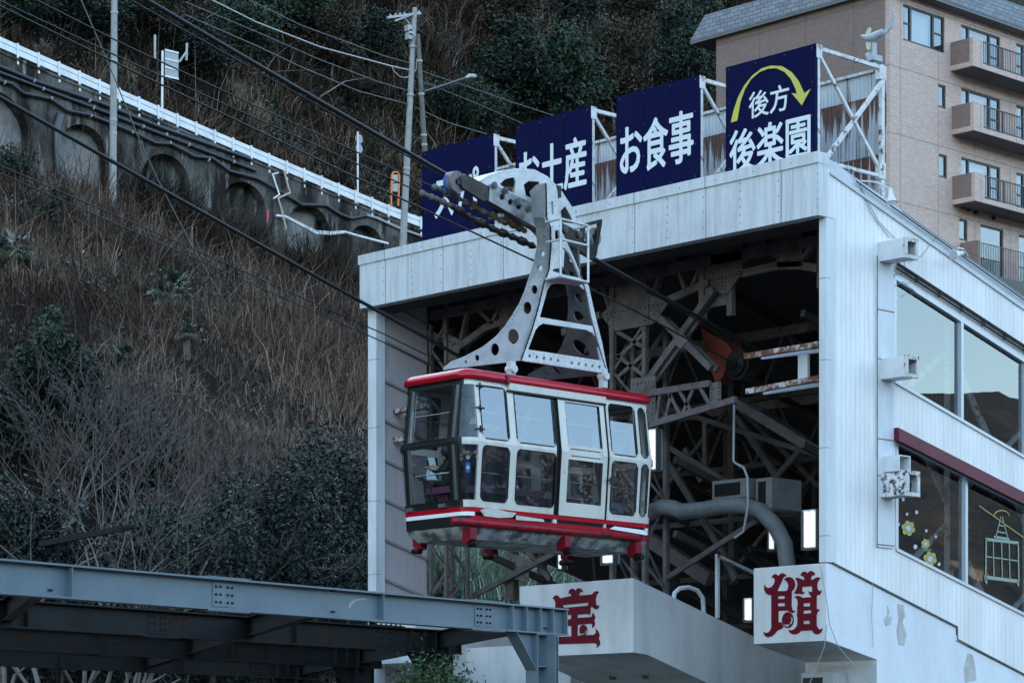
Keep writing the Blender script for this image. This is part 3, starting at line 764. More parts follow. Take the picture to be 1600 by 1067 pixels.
for px0, px1, py0, py1, y, lab in ((1113, 1166, 746, 781, 2.0, 'white machine box with a dark square opening above the bent pipe'), (1181, 1206, 745, 796, 2.2, 'narrow white machine box beside the one with the square opening')):
    a = P(px0, py1, y); b_ = P(px1, py0, y)
    t = thing('machine_box', tuple((a + b_) / 2), lab, 'machine')
    m = MB(); m.box(a[0], b_[0], y, y + .8, a[2], b_[2]); m.build('casing', worn('machine_casing', (.17, .178, .18), (.11, .116, .12), .5), t)
    m = MB(); m.box(a[0] + .06, b_[0] - .14, y - .012, y + .02, a[2] + .05, b_[2] - .06); m.build('grille', M['black'], t)
hp = MB(); hp.tube([P(x, z, 1.5) for x, z in ((1147, 632), (1146, 720), (1150, 724), (1162, 730), (1168, 745), (1169, 790), (1162, 830), (1148, 840))], .022, 8)
tag(hp.build('thin_conduit', M['wire_pale']), 'thin pale conduit dropping past the white machine boxes', 'conduit')
XQ = -4.2                                     # the handrail stands on the sloping top of the middle box
Q = lambda px, py: onp(px, py, 0, XQ)
hr = thing('platform_handrail', tuple(Q(1121, 955)), 'pale tubular handrail between the two red character boxes', 'handrail')
m = MB(); m.bar(Q(1121, 866), Q(1121, 965), .06, .06, (0, 1, 0)); m.bar(Q(1119, 867), Q(1200, 905), .06, .05); m.bar(Q(1195, 903), Q(1195, 985), .06, .06, (0, 1, 0))
m.build('post_and_rail', M['post'], hr)
m = MB(); m.tube([Q(*q) for q in ((1052, 945), (1054, 926), (1062, 919), (1076, 917), (1090, 922), (1098, 934), (1100, 965))], .04, 10); m.build('curved_rail', M['post'], hr)
glow = glow_mat('lit_fluorescent_tube', (.86, .93, 1.0), .085)
def lamp(px0, px1, py0, py1, y, lab):
    a = P(px0, py1, y); b_ = P(px1, py0, y)
    t = thing('fluorescent_lamp', tuple(((a + b_) / 2)), lab, 'lamp', 'lit tube lamps inside the station')
    m = MB(); m.box(a[0] - .02, b_[0] + .02, y + .05, y + .12, a[2] - .02, b_[2] + .03); m.box(a[0] - .01, b_[0] + .01, y - .02, y + .1, b_[2], b_[2] + .03); m.build('lamp_body', M['post'], t)
    m = MB(); m.box(a[0] - .025, a[0], y - .03, y + .1, a[2] - .02, b_[2] + .03); m.box(b_[0], b_[0] + .025, y - .03, y + .1, a[2] - .02, b_[2] + .03); m.box(a[0] - .02, b_[0] + .02, y - .03, y + .1, a[2] - .05, a[2] - .021); m.build('lamp_housing', M['wire'], t)
    wd = (b_[0] - a[0])
    for k in range(2):
        m = MB(); x = a[0] + wd * (.27 + .46 * k); m.cyl((x, y, a[2]), (x, y, b_[2]), min(wd * .24, .05), 10); m.build('tube', glow, t)
lamp(941, 959, 848, 879, 1.1, 'lit tube lamp hanging just below the gondola floor')
lamp(1255, 1276, 798, 855, .7, 'lit tube lamp close to the right post above the red character')
lamp(1202, 1211, 827, 857, 3.0, 'lit tube lamp partly hidden behind the bent pipe')
lamp(1013, 1026, 672, 733, .9, 'lit tube lamp behind the rear end of the gondola')
lamp(1164, 1176, 936, 968, 2.2, 'lit tube lamp low down behind the white handrail')
lamp(873, 879, 862, 888, 3.2, 'small lit tube lamp seen under the middle of the gondola')
# ------------------------------------------------------------------ billboards on the roof
def text_mesh(s, bold=.018):
    c = bpy.data.curves.new('lettering', 'FONT'); c.body = s; c.size = 1; c.offset = bold; c.resolution_u = 3
    o = bpy.data.objects.new('lettering_source', c); col.objects.link(o)
    dg = bpy.context.evaluated_depsgraph_get()
    me = bpy.data.meshes.new_from_object(o.evaluated_get(dg))
    V = np.array([v.co[:] for v in me.vertices]); Fc = [tuple(p.vertices) for p in me.polygons]
    bpy.data.objects.remove(o); bpy.data.curves.remove(c); bpy.data.meshes.remove(me)
    return V, Fc
def letters(parent, s, x0, x1, z0, z1, y, m, bold=.02, name='lettering'):
    V, Fc = text_mesh(s, 0.)
    lo, hi = V.min(0), V.max(0)
    X = x0 + (V[:, 0] - lo[0]) / (hi[0] - lo[0]) * (x1 - x0); Z = z0 + (V[:, 1] - lo[1]) / (hi[1] - lo[1]) * (z1 - z0)
    b = MB(); e = bold * (z1 - z0)
    for k, (dx, dz) in enumerate(((0, 0), (e * .62, 0), (-e * .62, 0), (0, e * .6), (0, -e * .6), (e * .45, e * .42), (-e * .45, -e * .42), (e * .45, -e * .42), (-e * .45, e * .42))):
        b.add(np.stack([X + dx, np.full(len(X), y - .0006 * k), Z + dz], -1), Fc)   # heavy weight from overlaid layers
    return b.build(name, m, parent)
def sheet_mat():
    t = NT('rusty_corrugated_sheet'); xyz = t.sep()
    k = t.mix(t.bw(t.noise(3, 4, .6, sc=(1, 1, .2)), .4, .7), (.46, .48, .49), (.36, .38, .38))
    zz = t.math('FRACT', t.math('DIVIDE', xyz[2], 1.0))
    top = t.bw(zz, .35, 1.0)                                     # rust runs start under each horizontal lap
    st_ = t.noise(11, 5, .7, sc=(1, 1, .04))
    r = t.bw(t.math('ADD', st_, t.math('MULTIPLY', top, .20)), .545, .62)
    k = t.mix(r, k, t.ramp(t.noise(14), [(.3, (.05, .02, .012)), (.7, (.15, .065, .035))]))
    wv = t.n('TexWave'); wv.inputs['Scale'].default_value = 4.; t.l(t.tc, wv.inputs['Vector'])
    t.color(k).set(rough=.6).bump(wv.outputs['Fac'], .5, .02); return t.m
M['sheet'] = sheet_mat()
YS, YR = .5, 2.35
BX = [(-10.06, -8.15), (-7.50, -5.63), (-4.95, -3.05), (-2.40, -.50)]
LAB = ['navy rooftop sign with white katakana, mostly behind the gondola hanger and lowest in the row', 'navy rooftop sign advertising souvenirs in three white characters, second in the row', 'navy rooftop sign advertising meals, white lettering without any arrow', 'navy rooftop sign with a curved yellow arrow over white lettering']
ZT = [13.30, 13.33, 13.36, 13.36]
boards = []
for (xa, xb), lab, zt in zip(BX, LAB, ZT):
    t = thing('roof_sign', ((xa + xb) / 2, 1.4, 10.9), lab, 'sign', 'navy signs on the station roof'); boards.append(t)
    m = MB(); m.box(xa, xb, YS, YS + .05, 11.12, zt); sbd = m.build('sign_board', M['navy'], t)
    m = MB()
    for f in (.335, .667): x = xa + (xb - xa) * f; m.box(x - .004, x + .004, YS - .002, YS, 11.12, zt)
    m.build('sheet_joint', flat('navy_joint', (.0008, .001, .012), .8, 0, .1), sbd)
    m = MB(); m.disc_dots([(xa + (xb - xa) * f, YS, zt - .06 - k * .55) for f in (.03, .335, .667, .97) for k in range(4)], (0, -1, 0), .012, .006); m.build('screws', M['pole_dk'], sbd)
    m = MB(); m.box(xa - .012, xa + .0, YS - .008, YS + .06, 11.12, zt); m.box(xb, xb + .012, YS - .008, YS + .06, 11.12, zt); m.build('edge_trim', M['navy'], sbd)
    m = MB()
    for x in (xa + .03, xb - .03):
        m.box(x - .035, x + .035, YS + .05, YS + .13, 11.0, zt - .002); m.box(x - .035, x + .035, YR - .1, YR - .02, 10.75, zt)
        m.bar((x, YS + .1, zt - .05), (x, YR - .05, zt - .05), .06, .06)
        m.bar((x, YS + .1, zt - .1), (x, YR - .05, 11.55), .055, .04, (1, 0, 0)); m.bar((x + .03, YS + .1, 11.35), (x + .03, YR - .05, zt - .25), .075, .04, (1, 0, 0))
        m.box(x - .05, x + .05, YS + .03, YS + .17, zt - .22, zt); m.box(x - .05, x + .05, YR - .17, YR - .01, zt - .25, zt - .02); m.box(x - .05, x + .05, YR - .17, YR - .01, 11.45, 11.72)
        m.bar((x, YS + .12, 11.5), (x, YR - .05, 11.5), .05, .05)
    m.box(xa, xb, YS + .05, YS + .1, 12.2, 12.26)
    m.build('sign_frame', M['frame_white'], t)
    m = MB()
    for z0, z1, dy in ((10.8, 12.29, 0), (12.25, zt - .02, .012)):
        m.box(xa - .66 if xa > -9 else xa, xb, YR + dy, YR + .02 + dy, z0, z1)
    m.box(xa - .6 if xa > -9 else xa, xb, YR - .05, YR, zt - .07, zt - .02)
    m.build('rear_sheet', M['sheet'], t)
def px_box(pl, pr, y=YS):                    # (left px, top, bottom), (right px, top, bottom)
    a0, a1 = onp(pl[0], pl[1], 1, y), onp(pl[0], pl[2], 1, y); b0, b1 = onp(pr[0], pr[1], 1, y), onp(pr[0], pr[2], 1, y)
    return a0[0], b0[0], (a1[2] + b1[2]) / 2, (a0[2] + b0[2]) / 2
def put(t, s, pl, pr, bold=.03): x0, x1, z0, z1 = px_box(pl, pr); letters(t, s, x0, x1, z0, z1, YS - .006, M['letter'], bold)
put(boards[0], 'スパ', (680, 281, 342), (748, 256, 326))
put(boards[1], 'お土産', (812, 237, 312), (916, 213, 291))
put(boards[2], 'お食事', (970, 197, 273), (1083, 172, 254))
put(boards[3], '後方', (1171, 143, 186), (1233, 133, 172), .022)
put(boards[3], '後楽園', (1141, 204, 270), (1266, 180, 250), .028)
m = MB(); f = lambda pts: [onp(x, y, 1, YS - .008) for x, y in pts]
arc = [(1142, 192), (1146, 174), (1153, 153), (1163, 134), (1176, 118), (1191, 107), (1205, 103), (1222, 104), (1237, 113), (1248, 127), (1255, 142), (1257, 146), (1267, 139), (1253, 165), (1237, 146), (1245, 147), (1243, 139), (1236, 124), (1226, 113), (1213, 107), (1200, 108), (1187, 113), (1174, 124), (1164, 140), (1157, 160), (1152, 189)]
m.plate(f(arc), [], (0, -.003, 0)); m.build('curved_arrow', M['yellow'], boards[3])
# wind gauge on the far corner of the last sign frame
wg = thing('wind_gauge', tuple(onp(1367, 103, 1, YR - .1)), 'grey propeller wind gauge on the end of the arrow sign frame', 'wind gauge')
G = lambda px, py: onp(px, py, 1, YR - .1)
gm = worn('gauge_paint', (.36, .39, .41), (.28, .3, .32), .45)
m = MB(); m.tube([G(1366, 103), G(1366, 68)], .045, 10); a = G(1361, 98); b_ = G(1372, 86); m.box(a[0], b_[0], a[1] - .12, a[1] + .12, a[2], b_[2]); m.build('mast', gm, wg)
m = MB(); m.tube([G(1346, 57), G(1356, 60), G(1368, 57), G(1380, 50)], [.03, .06, .075, .05], 10); m.build('body', gm, wg)
m = MB(); m.plate([G(*q) for q in ((1374, 54), (1382, 47), (1389, 32), (1395, 19), (1397, 24), (1393, 42), (1384, 52))], [], (0, .03, 0)); m.build('tail_fin', gm, wg)
m = MB()
for q in (((1354, 60), (1358, 44)), ((1355, 60), (1357, 78))):
    p0, p1 = G(*q[0]), G(*q[1]); mid = (p0 + p1) / 2
    m.plate([p0, mid + np.array([.05, 0, 0]), p1 + np.array([.03, 0, 0]), p1 - np.array([.03, 0, 0]), mid - np.array([.05, 0, 0])], [], (0, .02, 0))
m.build('propeller', flat('propeller_cream', (.5, .47, .36), .5), wg)
m = MB(); m.cyl(G(1355, 88), G(1361, 86), .05, 10); m.build('sensor', gm, wg)

# ------------------------------------------------------------------ fittings on the right wall
def cube_vent(pts, lab, chip):
    """pts: photo pixels of the long side face (4 corners, clockwise from top left) and the right open-end face"""
    F_, E_ = pts
    p = [onp(*q, 1, 0) for q in F_]
    y0 = 1.33
    a = onp(*F_[0], 0, WR); 
    y0 = a[1]; base = np.array([WR, y0, 0])
    # the box sticks straight out of the wall: its long face looks at the camera's left, its open end away from the wall
    Lx = .0
    for k in range(1, 200):
        Lx = k * .01
        px = proj((WR + Lx, y0, a[2]))[0]
        if px >= F_[1][0]: break
    zt = a[2]; zb = onp(*F_[3], 0, WR)[2]
    W_ = .32
    t = thing('vent_box', (WR + Lx / 2, y0 + W_ / 2, zb), lab, 'vent', 'square vent boxes on the side wall')
    x0, x1 = WR + .004, WR + Lx; th = .015
    m = MB()
    for q in ((x0, x1, y0, y0 + W_, zt - th, zt), (x0, x1, y0, y0 + W_, zb, zb + th), (x0, x1, y0, y0 + th, zb + th, zt - th), (x0, x1, y0 + W_ - th, y0 + W_, zb + th, zt - th)): m.box(*q)
    m.build('vent_casing', M['vent_chip'] if chip else M['vent'], t)
    m = MB(); r = .05
    for q in ((x1 - .03, x1 + .012, y0 - .012, y0 + W_ + .012, zt - r, zt + .012), (x1 - .03, x1 + .012, y0 - .012, y0 + W_ + .012, zb - .012, zb + r), (x1 - .03, x1 + .012, y0 - .012, y0 + r, zb + r, zt - r), (x1 - .03, x1 + .012, y0 + W_ - r, y0 + W_ + .012, zb + r, zt - r)): m.box(*q)
    m.build('rusty_rim', M['vent_rim'], t)
    m = MB(); m.box(x0 + .1, x0 + .12, y0 + th, y0 + W_ - th, zb + th, zt - th); m.build('back_plate', M['black'], t)
    return t
def proj(p):
    d = np.array(p, float) - CAM
    Y = -SN * d[0] + CS * d[1]
    return 800 + F * (CS * d[0] + SN * d[1]) / Y, HORIZON - F * d[2] / Y
M['vent'] = worn('vent_box_paint', (.60, .62, .64), (.5, .52, .54), .5, scale=4, rust=.05)
M['vent_chip'] = worn('vent_box_chipped', (.62, .63, .65), (.5, .52, .54), .5, scale=5, rust=.55, rustc=(.03, .025, .025))
M['vent_rim'] = worn('vent_rim', (.55, .55, .54), (.45, .44, .42), .6, scale=9, rust=.5)
cube_vent(([(1372, 379), (1414, 371), (1414, 403), (1372, 409)], None), 'square white vent box with rusty rim, topmost on the side wall', False)
cube_vent(([(1374, 561), (1415, 555), (1415, 588), (1374, 593)], None), 'square white vent box with rusty rim midway down the side wall', False)
cube_vent(([(1374, 740), (1417, 739), (1417, 774), (1374, 777)], None), 'square vent box with black paint chips, lowest on the side wall', True)
t = thing('vent_hood', tuple(onp(1390, 738, 0, WR + .3)), 'small plain white hood sitting over the chipped vent box', 'vent')
a = onp(1379, 713, 0, WR); m = MB()
for q in ((0, .34, 0, .3, -.015, 0), (0, .34, 0, .3, -.26, -.245), (0, .34, 0, .015, -.245, -.015), (0, .34, .285, .3, -.245, -.015)): m.box(WR + .002 + q[0], WR + q[1], a[1] + q[2], a[1] + q[3], a[2] + q[4], a[2] + q[5])
m.build('hood_casing', M['vent'], t); m = MB(); m.box(WR + .05, WR + .07, a[1] + .015, a[1] + .285, a[2] - .245, a[2] - .015); m.build('back_plate', M['black'], t)
def flood(pts, aim, lab):
    c = onp(*pts[-1], 0, WR + .35); b0 = onp(*pts[0], 0, WR)
    t = thing('flood_lamp', tuple(b0), lab, 'lamp', 'small flood lamps on the roof edge')
    m = MB(); m.tube([b0, (b0 + c) / 2 + np.array([0, 0, .1]), c + np.array([0, 0, .1])], .014, 6); m.build('bracket', M['post'], t)
    d = np.array(aim, float); d /= np.linalg.norm(d)
    m = MB(); m.tube([c - d * .12, c - d * .02, c + d * .03, c + d * .12], [.035, .045, .06, .095], 14, caps=True); m.build('lamp_head', M['post'], t)
    m = MB(); m.cyl(c + d * .12, c + d * .128, .08, 14); m.build('lamp_glass', M['chrome'], t)
flood([(1345, 283), (1368, 288), (1392, 306)], (.2, -.1, -1), 'small flood lamp pointing down from a curved arm under the arrow sign')
flood([(1512, 400), (1505, 396), (1497, 397)], (-.1, -1, -.25), 'small silver flood lamp clipped on the sloping roof edge')
for pts in ([(1310, 246), (1340, 283), (1372, 345), (1398, 372)], [(1345, 295), (1362, 335), (1390, 372)], [(1420, 410), (1440, 400), (1455, 380), (1466, 368)], [(1412, 404), (1416, 425), (1425, 440), (1412, 445)], [(1398, 448), (1410, 440), (1430, 455), (1420, 462)], [(1396, 430), (1420, 425), (1440, 440)], [(1364, 910), (1362, 960), (1364, 1010)]):
    ww = MB(); ww.tube([onp(x, y, 0, WR + .02) for x, y in pts], .006, 5); tag(ww.build('loose_wire', M['wire_pale']), 'loose thin grey wire straggling over the white side wall', 'wire', 'loose wires on the side wall')
lw = MB(); lw.tube([onp(x, y, 0, WR + .03) for x, y in ((1282, 885), (1293, 945), (1296, 975), (1310, 1010), (1340, 1045), (1370, 1075))], .007, 5); lw.tube([onp(x, y, 1, -.02) for x, y in ((1292, 975), (1288, 1010), (1276, 1040), (1262, 1075))], .007, 5)
tag(lw.build('hanging_wire', M['wire_pale']), 'slack thin wire hanging off the corner of the red character box', 'wire')
# air conditioner under the cantilevered box
ac = thing('outdoor_unit', (-.6, 1.0, 2.2), 'beige air conditioner outdoor unit under the red character box', 'air conditioner')
m = MB(); a = onp(1252, 1051, 1, .95); b_ = onp(1302, 1051, 1, .95); m.box(a[0], b_[0], .95, 1.3, a[2] - .75, a[2]); m.build('casing', worn('unit_casing', (.42, .42, .41), (.34, .34, .33), .5), ac, bevel=.01)
m = MB(); m.box(a[0] + .04, b_[0] - .22, .94, .952, a[2] - .68, a[2] - .08); m.build('fan_grille', M['steel_dk'], ac)
# ------------------------------------------------------------------ the gondola
M['car_red_dk'] = worn('dull_red_bracket', (.17, .004, .012), (.10, .003, .009), .45, scale=6, rust=.2)
XR, XL, YF, RC = -1.80, -3.76, -6.0, .27
YE = float(onp(1003, 690, 0, XR)[1]) + .16 + RC
fx = lambda px: float(onp(px, 690, 1, YF)[0])
XL = fx(632) - RC; CX = (XR + XL) / 2
car = thing('gondola', (CX, -4.0, 5.1), 'red and cream ropeway gondola hanging in front of the station mouth', 'gondola')
sy = lambda px: float(onp(px, 690, 0, XR)[1])
fx = lambda px: float(onp(px, 690, 1, YF)[0])
rz = lambda py: float(onp(748, py, 0, XR)[2])
Z = dict(rb=rz(588.5), uh=rz(599), ul=rz(683), lh=rz(694), ll=rz(780), si=rz(791), r1=rz(798.5), w1=rz(804.5), sk=rz(821))
ZB = (Z['ul'] + Z['lh']) / 2
def inset(z): return .115 * (z - ZB) / (Z['rb'] - ZB) if z > ZB else .10 * (ZB - z) / (ZB - Z['sk'])
# perimeter: list of (x, y, nx, ny, kind) walking right side front->rear, rear end, left side, front
side = [(748, 'post'), (755, 'pane'), (797, 'post'), (809, 'pane'), (870, 'gap'), (876, 'door'), (888, 'dpane'), (942, 'door'), (950, 'gap'), (953, 'post'), (957, 'pane'), (997, 'post'), (1003, 'pane')]
sY = [sy(p) for p, _ in side] + [YE - RC]
per = []
for (p, k), y in zip(side, sY): per.append((XR, y, 1, 0, k + '_r'))
def arc(cx, cy, a0, kind, n=6):
    for k in range(n):
        a = R(a0 + 90 * k / n); per.append((cx + RC * math.cos(a), cy + RC * math.sin(a), math.cos(a), math.sin(a), kind if 0 < k < n - 0 else 'post' + kind[-2:]))
arc(XR - RC, YE - RC, 0, 'cpane_b')
for x, k in ((XR - RC, 'post_b'), (XR - RC - .12, 'pane_b'), (XL + RC + .12, 'post_b')): per.append((x, YE, 0, 1, k))
arc(XL + RC, YE - RC, 90, 'cpane_b')
kinds_l = [k for _, k in side][::-1]
for y, k in zip(sY[::-1][:-1], kinds_l): per.append((XL, y, -1, 0, k.replace('dpane', 'pane').replace('door', 'post').replace('gap', 'post') + '_l'))
arc(XL + RC, YF + RC, 180, 'cpane_f')
per.append((XL + RC, YF, 0, -1, 'post_f')); per.append((fx(638), YF, 0, -1, 'pane_f')); per.append((fx(700), YF, 0, -1, 'post_f'))
arc(XR - RC, YF + RC, 270, 'cpane_f')
N = len(per)
rows = [Z['rb'], Z['uh'], Z['ul'], ZB, Z['lh'], Z['ll'], Z['si'], Z['r1'], Z['w1'], Z['sk']]
rk = ['head', 'U', 'belt', 'belt', 'L', 'sill', 'red', 'white', 'skirt']
def pp_(i, z, d=0.): 
    x, y, nx, ny, _ = per[i % N]; q = inset(z) + d
    return np.array([x - nx * q, y - ny * q, z])
shell = {'cream': MB(), 'black': MB(), 'red': MB(), 'white': MB()}
panes = []
def quad4(i, j, d=0.): return [pp_(i, rows[j], d), pp_(i + 1, rows[j], d), pp_(i + 1, rows[j + 1], d), pp_(i, rows[j + 1], d)]
i = 0
for i in range(N):
    kind = per[i][4]; end = kind[-1]; front = end == 'f'
    for j, r in enumerate(rk):
        ispane = 'pane' in kind
        if r in 'UL' and ispane: continue
        if kind.startswith('gap') : c = 'black' if r in ('U', 'L', 'belt', 'sill') else 'red' if r in ('red', 'skirt') else 'cream'
        elif r in ('head', 'U', 'belt', 'L', 'sill'): 
            c = 'black' if front and not (kind.startswith('cpane') and per[i][2] > .45) else 'cream'
        elif r == 'red': c = 'red'
        elif r == 'white': c = 'white' if front or end == 'b' else 'black'  # side row blackened to draw the shadow gap over the bumper
        else: c = 'black' if front and per[i][3] < -.7 else 'red'
        dd = .012 if kind.startswith('gap') and c == 'black' else .03 if (r == 'white' and c == 'black') else 0
        q = quad4(i, j, dd); shell[c].add(q + [p - np.array([per[i][2], per[i][3], 0]) * .03 for p in q], [(0, 1, 2, 3), (4, 5, 6, 7)])
bodyp = shell['cream'].build('body_shell', M['car_cream'], car, recalc=False)
shell['black'].build('frame_and_shadow_gap', M['car_black'], car, recalc=False)
shell['red'].build('red_band', M['car_red'], car, recalc=False)
shell['white'].build('white_band', M['car_white'], car, recalc=False)
# panes: group consecutive corner cells into one pane each
def pane(i0, i1, j, m, name='window'):
    g = MB(); vs = []; zt0 = rows[j] - (.27 if per[i0][4] == 'pane_r' and j == 1 and sy(950) < per[i0][1] < sy(999) else 0)
    for i in range(i0, i1 + 1): vs += [pp_(i, zt0, .014), pp_(i, rows[j + 1], .014)]
    g.add(vs, [(2 * k, 2 * k + 2, 2 * k + 3, 2 * k + 1) for k in range(i1 - i0)])
    o = g.build(name, m, car, recalc=False)
    # rounded corner fillets and a dark rubber gasket around the opening
    a, b_, c, d = pp_(i0, rows[j]), pp_(i1, rows[j]), pp_(i1, rows[j + 1]), pp_(i0, rows[j + 1])
    if i1 - i0 == 1:
        s = MB(); ex = (b_ - a) / np.linalg.norm(b_ - a); ez = (d - a) / np.linalg.norm(d - a); r = .055
        n_ = np.cross(ex, ez); n_ /= np.linalg.norm(n_); 
        if np.dot(n_, [per[i0][2], per[i0][3], 0]) < 0: n_ = -n_
        for p, ux, uz in ((a, ex, ez), (b_, -ex, ez), (c, -ex, -ez), (d, ex, -ez)):
            cc = p + r * (ux + uz); ring = [cc - r * (ux * math.cos(t_) + uz * math.sin(t_)) for t_ in np.linspace(0, math.pi / 2, 5)]
            s.add([p + n_ * .001] + [q + n_ * .001 for q in ring], [(0, k + 1, k + 2) for k in range(4)])
        s.build('corner_fillet', M['car_black'] if per[i0][4][-1] == 'f' else M['car_cream'], o, recalc=False)
        gk = MB(); gw = .014
        for p, q in ((a + r * ex, b_ - r * ex), (d + r * ex, c - r * ex), (a + r * ez, d - r * ez), (b_ + r * ez, c - r * ez)): gk.bar(p + n_ * .004, q + n_ * .004, gw, .012, n_)
        gk.build('gasket', M['black'], o)
    return o
i = 0
while i < N:
    k = per[i][4]
    if 'pane' in k:
        i1 = i + 1
        if k.startswith('cpane'):
            while i1 < N and per[i1][4] == k: i1 += 1
        fr = k[-1] in 'fb'
        pane(i, i1, 1, M['glass_front'] if fr else M['glass_hi']); pane(i, i1, 4, M['glass_front'] if fr else M['glass_lo'])
        i = i1
    else: i += 1
# door frame raised a little, with seams, hinges and latch
dr = MB()
yd0, yd1 = sy(877), sy(949.5)
w0, w1 = sy(888), sy(942)
for (ya, yb, za, zb) in ((yd0, w0, 6, 0), (w1, yd1, 6, 0)):
    for j in range(0, 7):
        q = [pp_(0, rows[j], -.012), pp_(0, rows[j], -.012), pp_(0, rows[j + 1], -.012), pp_(0, rows[j + 1], -.012)]
        q[0][1] = q[3][1] = ya; q[1][1] = q[2][1] = yb
        if j == 6: continue
        dr.add(q, [(0, 1, 2, 3)])
for za, zb in ((Z['rb'] - .02, Z['uh'] - .07), (Z['ul'] + .06, Z['lh'] - .06), (Z['ll'] + .1, Z['si'])):
    q = [pp_(0, za, -.014), pp_(0, za, -.014), pp_(0, zb, -.014), pp_(0, zb, -.014)]
    q[0][1] = q[3][1] = w0 - .01; q[1][1] = q[2][1] = w1 + .01; dr.add(q, [(0, 1, 2, 3)])
door = dr.build('door', M['car_cream'], car)
ln = MB()
for y in (yd0 - .01, yd1 + .004):
    for j in range(6):
        a, b_ = pp_(0, rows[j], -.008), pp_(0, rows[j + 1], -.008); a[1] = b_[1] = y; ln.bar(a, b_, .02, .016, (1, 0, 0))
ln.build('door_seam', M['black'], door)
lt = MB(); c = onp(952, 750, 0, XR + .03); lt.bar(c + np.array([0, -.05, 0]), c + np.array([0, .08, .01]), .03, .02); lt.tube([c + np.array([0, .03, -.06]), c + np.array([0, .03, .05])], .015, 6); lt.build('latch', M['grease'], door)
hg = MB()
for px, py in ((750, 603), (750.5, 637), (751, 670)):
    c = onp(px, py, 0, XR - inset(rz(py)) + .012); hg.bar(c + np.array([0, -.08, 0]), c + np.array([0, .08, 0]), .018, .02); hg.bar(c + np.array([0, 0, -.05]), c + np.array([0, 0, .05]), .018, .02)
hg.build('hinge', M['black'], car)
for xx in (fx(708.5), fx(639.5)):               # bright trims on the front pillars
    ch = MB()
    for j in (1, 4):
        a = np.array([xx, YF + inset(rows[j]) - .012, rows[j]]); b_ = np.array([xx, YF + inset(rows[j + 1]) - .012, rows[j + 1]]); ch.bar(a, b_, .05, .02, (0, 1, 0))
    ch.build('bright_trim', M['chrome'], car)
# gutter strip and roof
def loop_mesh(b, levels, mi=0, close=True):
    vs = []
    for z, d in levels:
        for (x, y, nx, ny, _) in per: 
            vs.append((x - nx * d, y - ny * d, z))
    fs = [(l * N + k, l * N + (k + 1) % N, (l + 1) * N + (k + 1) % N, (l + 1) * N + k) for l in range(len(levels) - 1) for k in range(N)]
    b.add(vs, fs, mi, True)
    if close: b.add(vs[-N:], [list(range(N))], mi)
rf_ = MB(); zb = Z['rb']
def roof_pts(d, z):
    # shrink towards the middle line so that the roof closes smoothly
    out = []
    for (x, y, nx, ny, _) in per: out.append((x - nx * d, y - ny * d, z))
    return out
loop_mesh(rf_, [(zb - .005, .13), (zb - .02, .07), (zb + .04, .055), (zb + .095, .075), (zb + .14, .15), (zb + .16, .26)])
# crowned top
vs = []; nx_, ny_ = 10, 24
xa, xb_ = XL + .24, XR - .24; ya, yb = YF + .24, YE - .24
rf_.build('roof', M['car_red'], car)
tp = MB()
for lvl in range(1):
    tp.add([(xa, ya, zb + .158), (xb_, ya, zb + .158), (xb_, yb, zb + .158), (xa, yb, zb + .158), (xa + .4, ya + .5, zb + .23), (xb_ - .4, ya + .5, zb + .23), (xb_ - .4, yb - .5, zb + .23), (xa + .4, yb - .5, zb + .23)], [(0, 1, 5, 4), (1, 2, 6, 5), (2, 3, 7, 6), (3, 0, 4, 7), (4, 5, 6, 7)])
tp.build('roof_crown', M['car_red'], car)
sd_ = MB()                                    # dark strap across the roof edge behind the front bay
for px in (797,): 
    y = sy(px); sd_.bar((XR - .05, y, zb - .03), (XR - .07, y, zb + .1), .05, .05, (0, 1, 0))
sd_.build('roof_strap', worn('dark_red_strap', (.10, .003, .01), (.06, .003, .01), .4), car)
gt = MB(); a = sy(800); b_ = sy(951); gt.box(XR - .10, XR - .055, a, b_, zb - .115, zb - .012); gt.build('door_gutter', M['car_cream'], car)
dk_ = MB(); dk_.box(XR - .11, XR - .065, sy(798), sy(952), zb - .145, zb - .118); dk_.build('gutter_gap', M['car_black'], car)
rvc = MB(); dts = []
for yy in np.arange(sy(752), sy(1000), .19): dts += [pp_(0, Z['uh'] + .04, -.0), pp_(0, Z['si'] + .03, -.0)]
for k, yy in enumerate(np.repeat(np.arange(sy(752), sy(1000), .19), 2)): dts[k][1] = yy
rvc.disc_dots(dts, (1, 0, 0), .009, .006); rvc.build('panel_rivets', M['car_cream'], bodyp)
wl_ = MB()                                    # small lamps and wiper on the front
for px, py in ((642, 797), (693, 790)): c = onp(px, py, 1, YF + inset(Z['r1'])); wl_.box(c[0] - .07, c[0] + .07, c[1] - .05, c[1] + .02, c[2] - .03, c[2] + .03)
wl_.build('marker_lamp', M['chrome'], car)
wl_ = MB(); wl_.bar(onp(669, 790, 1, YF + .02), onp(660, 745, 1, YF + .02), .018, .018); wl_.build('wiper', M['car_black'], car)
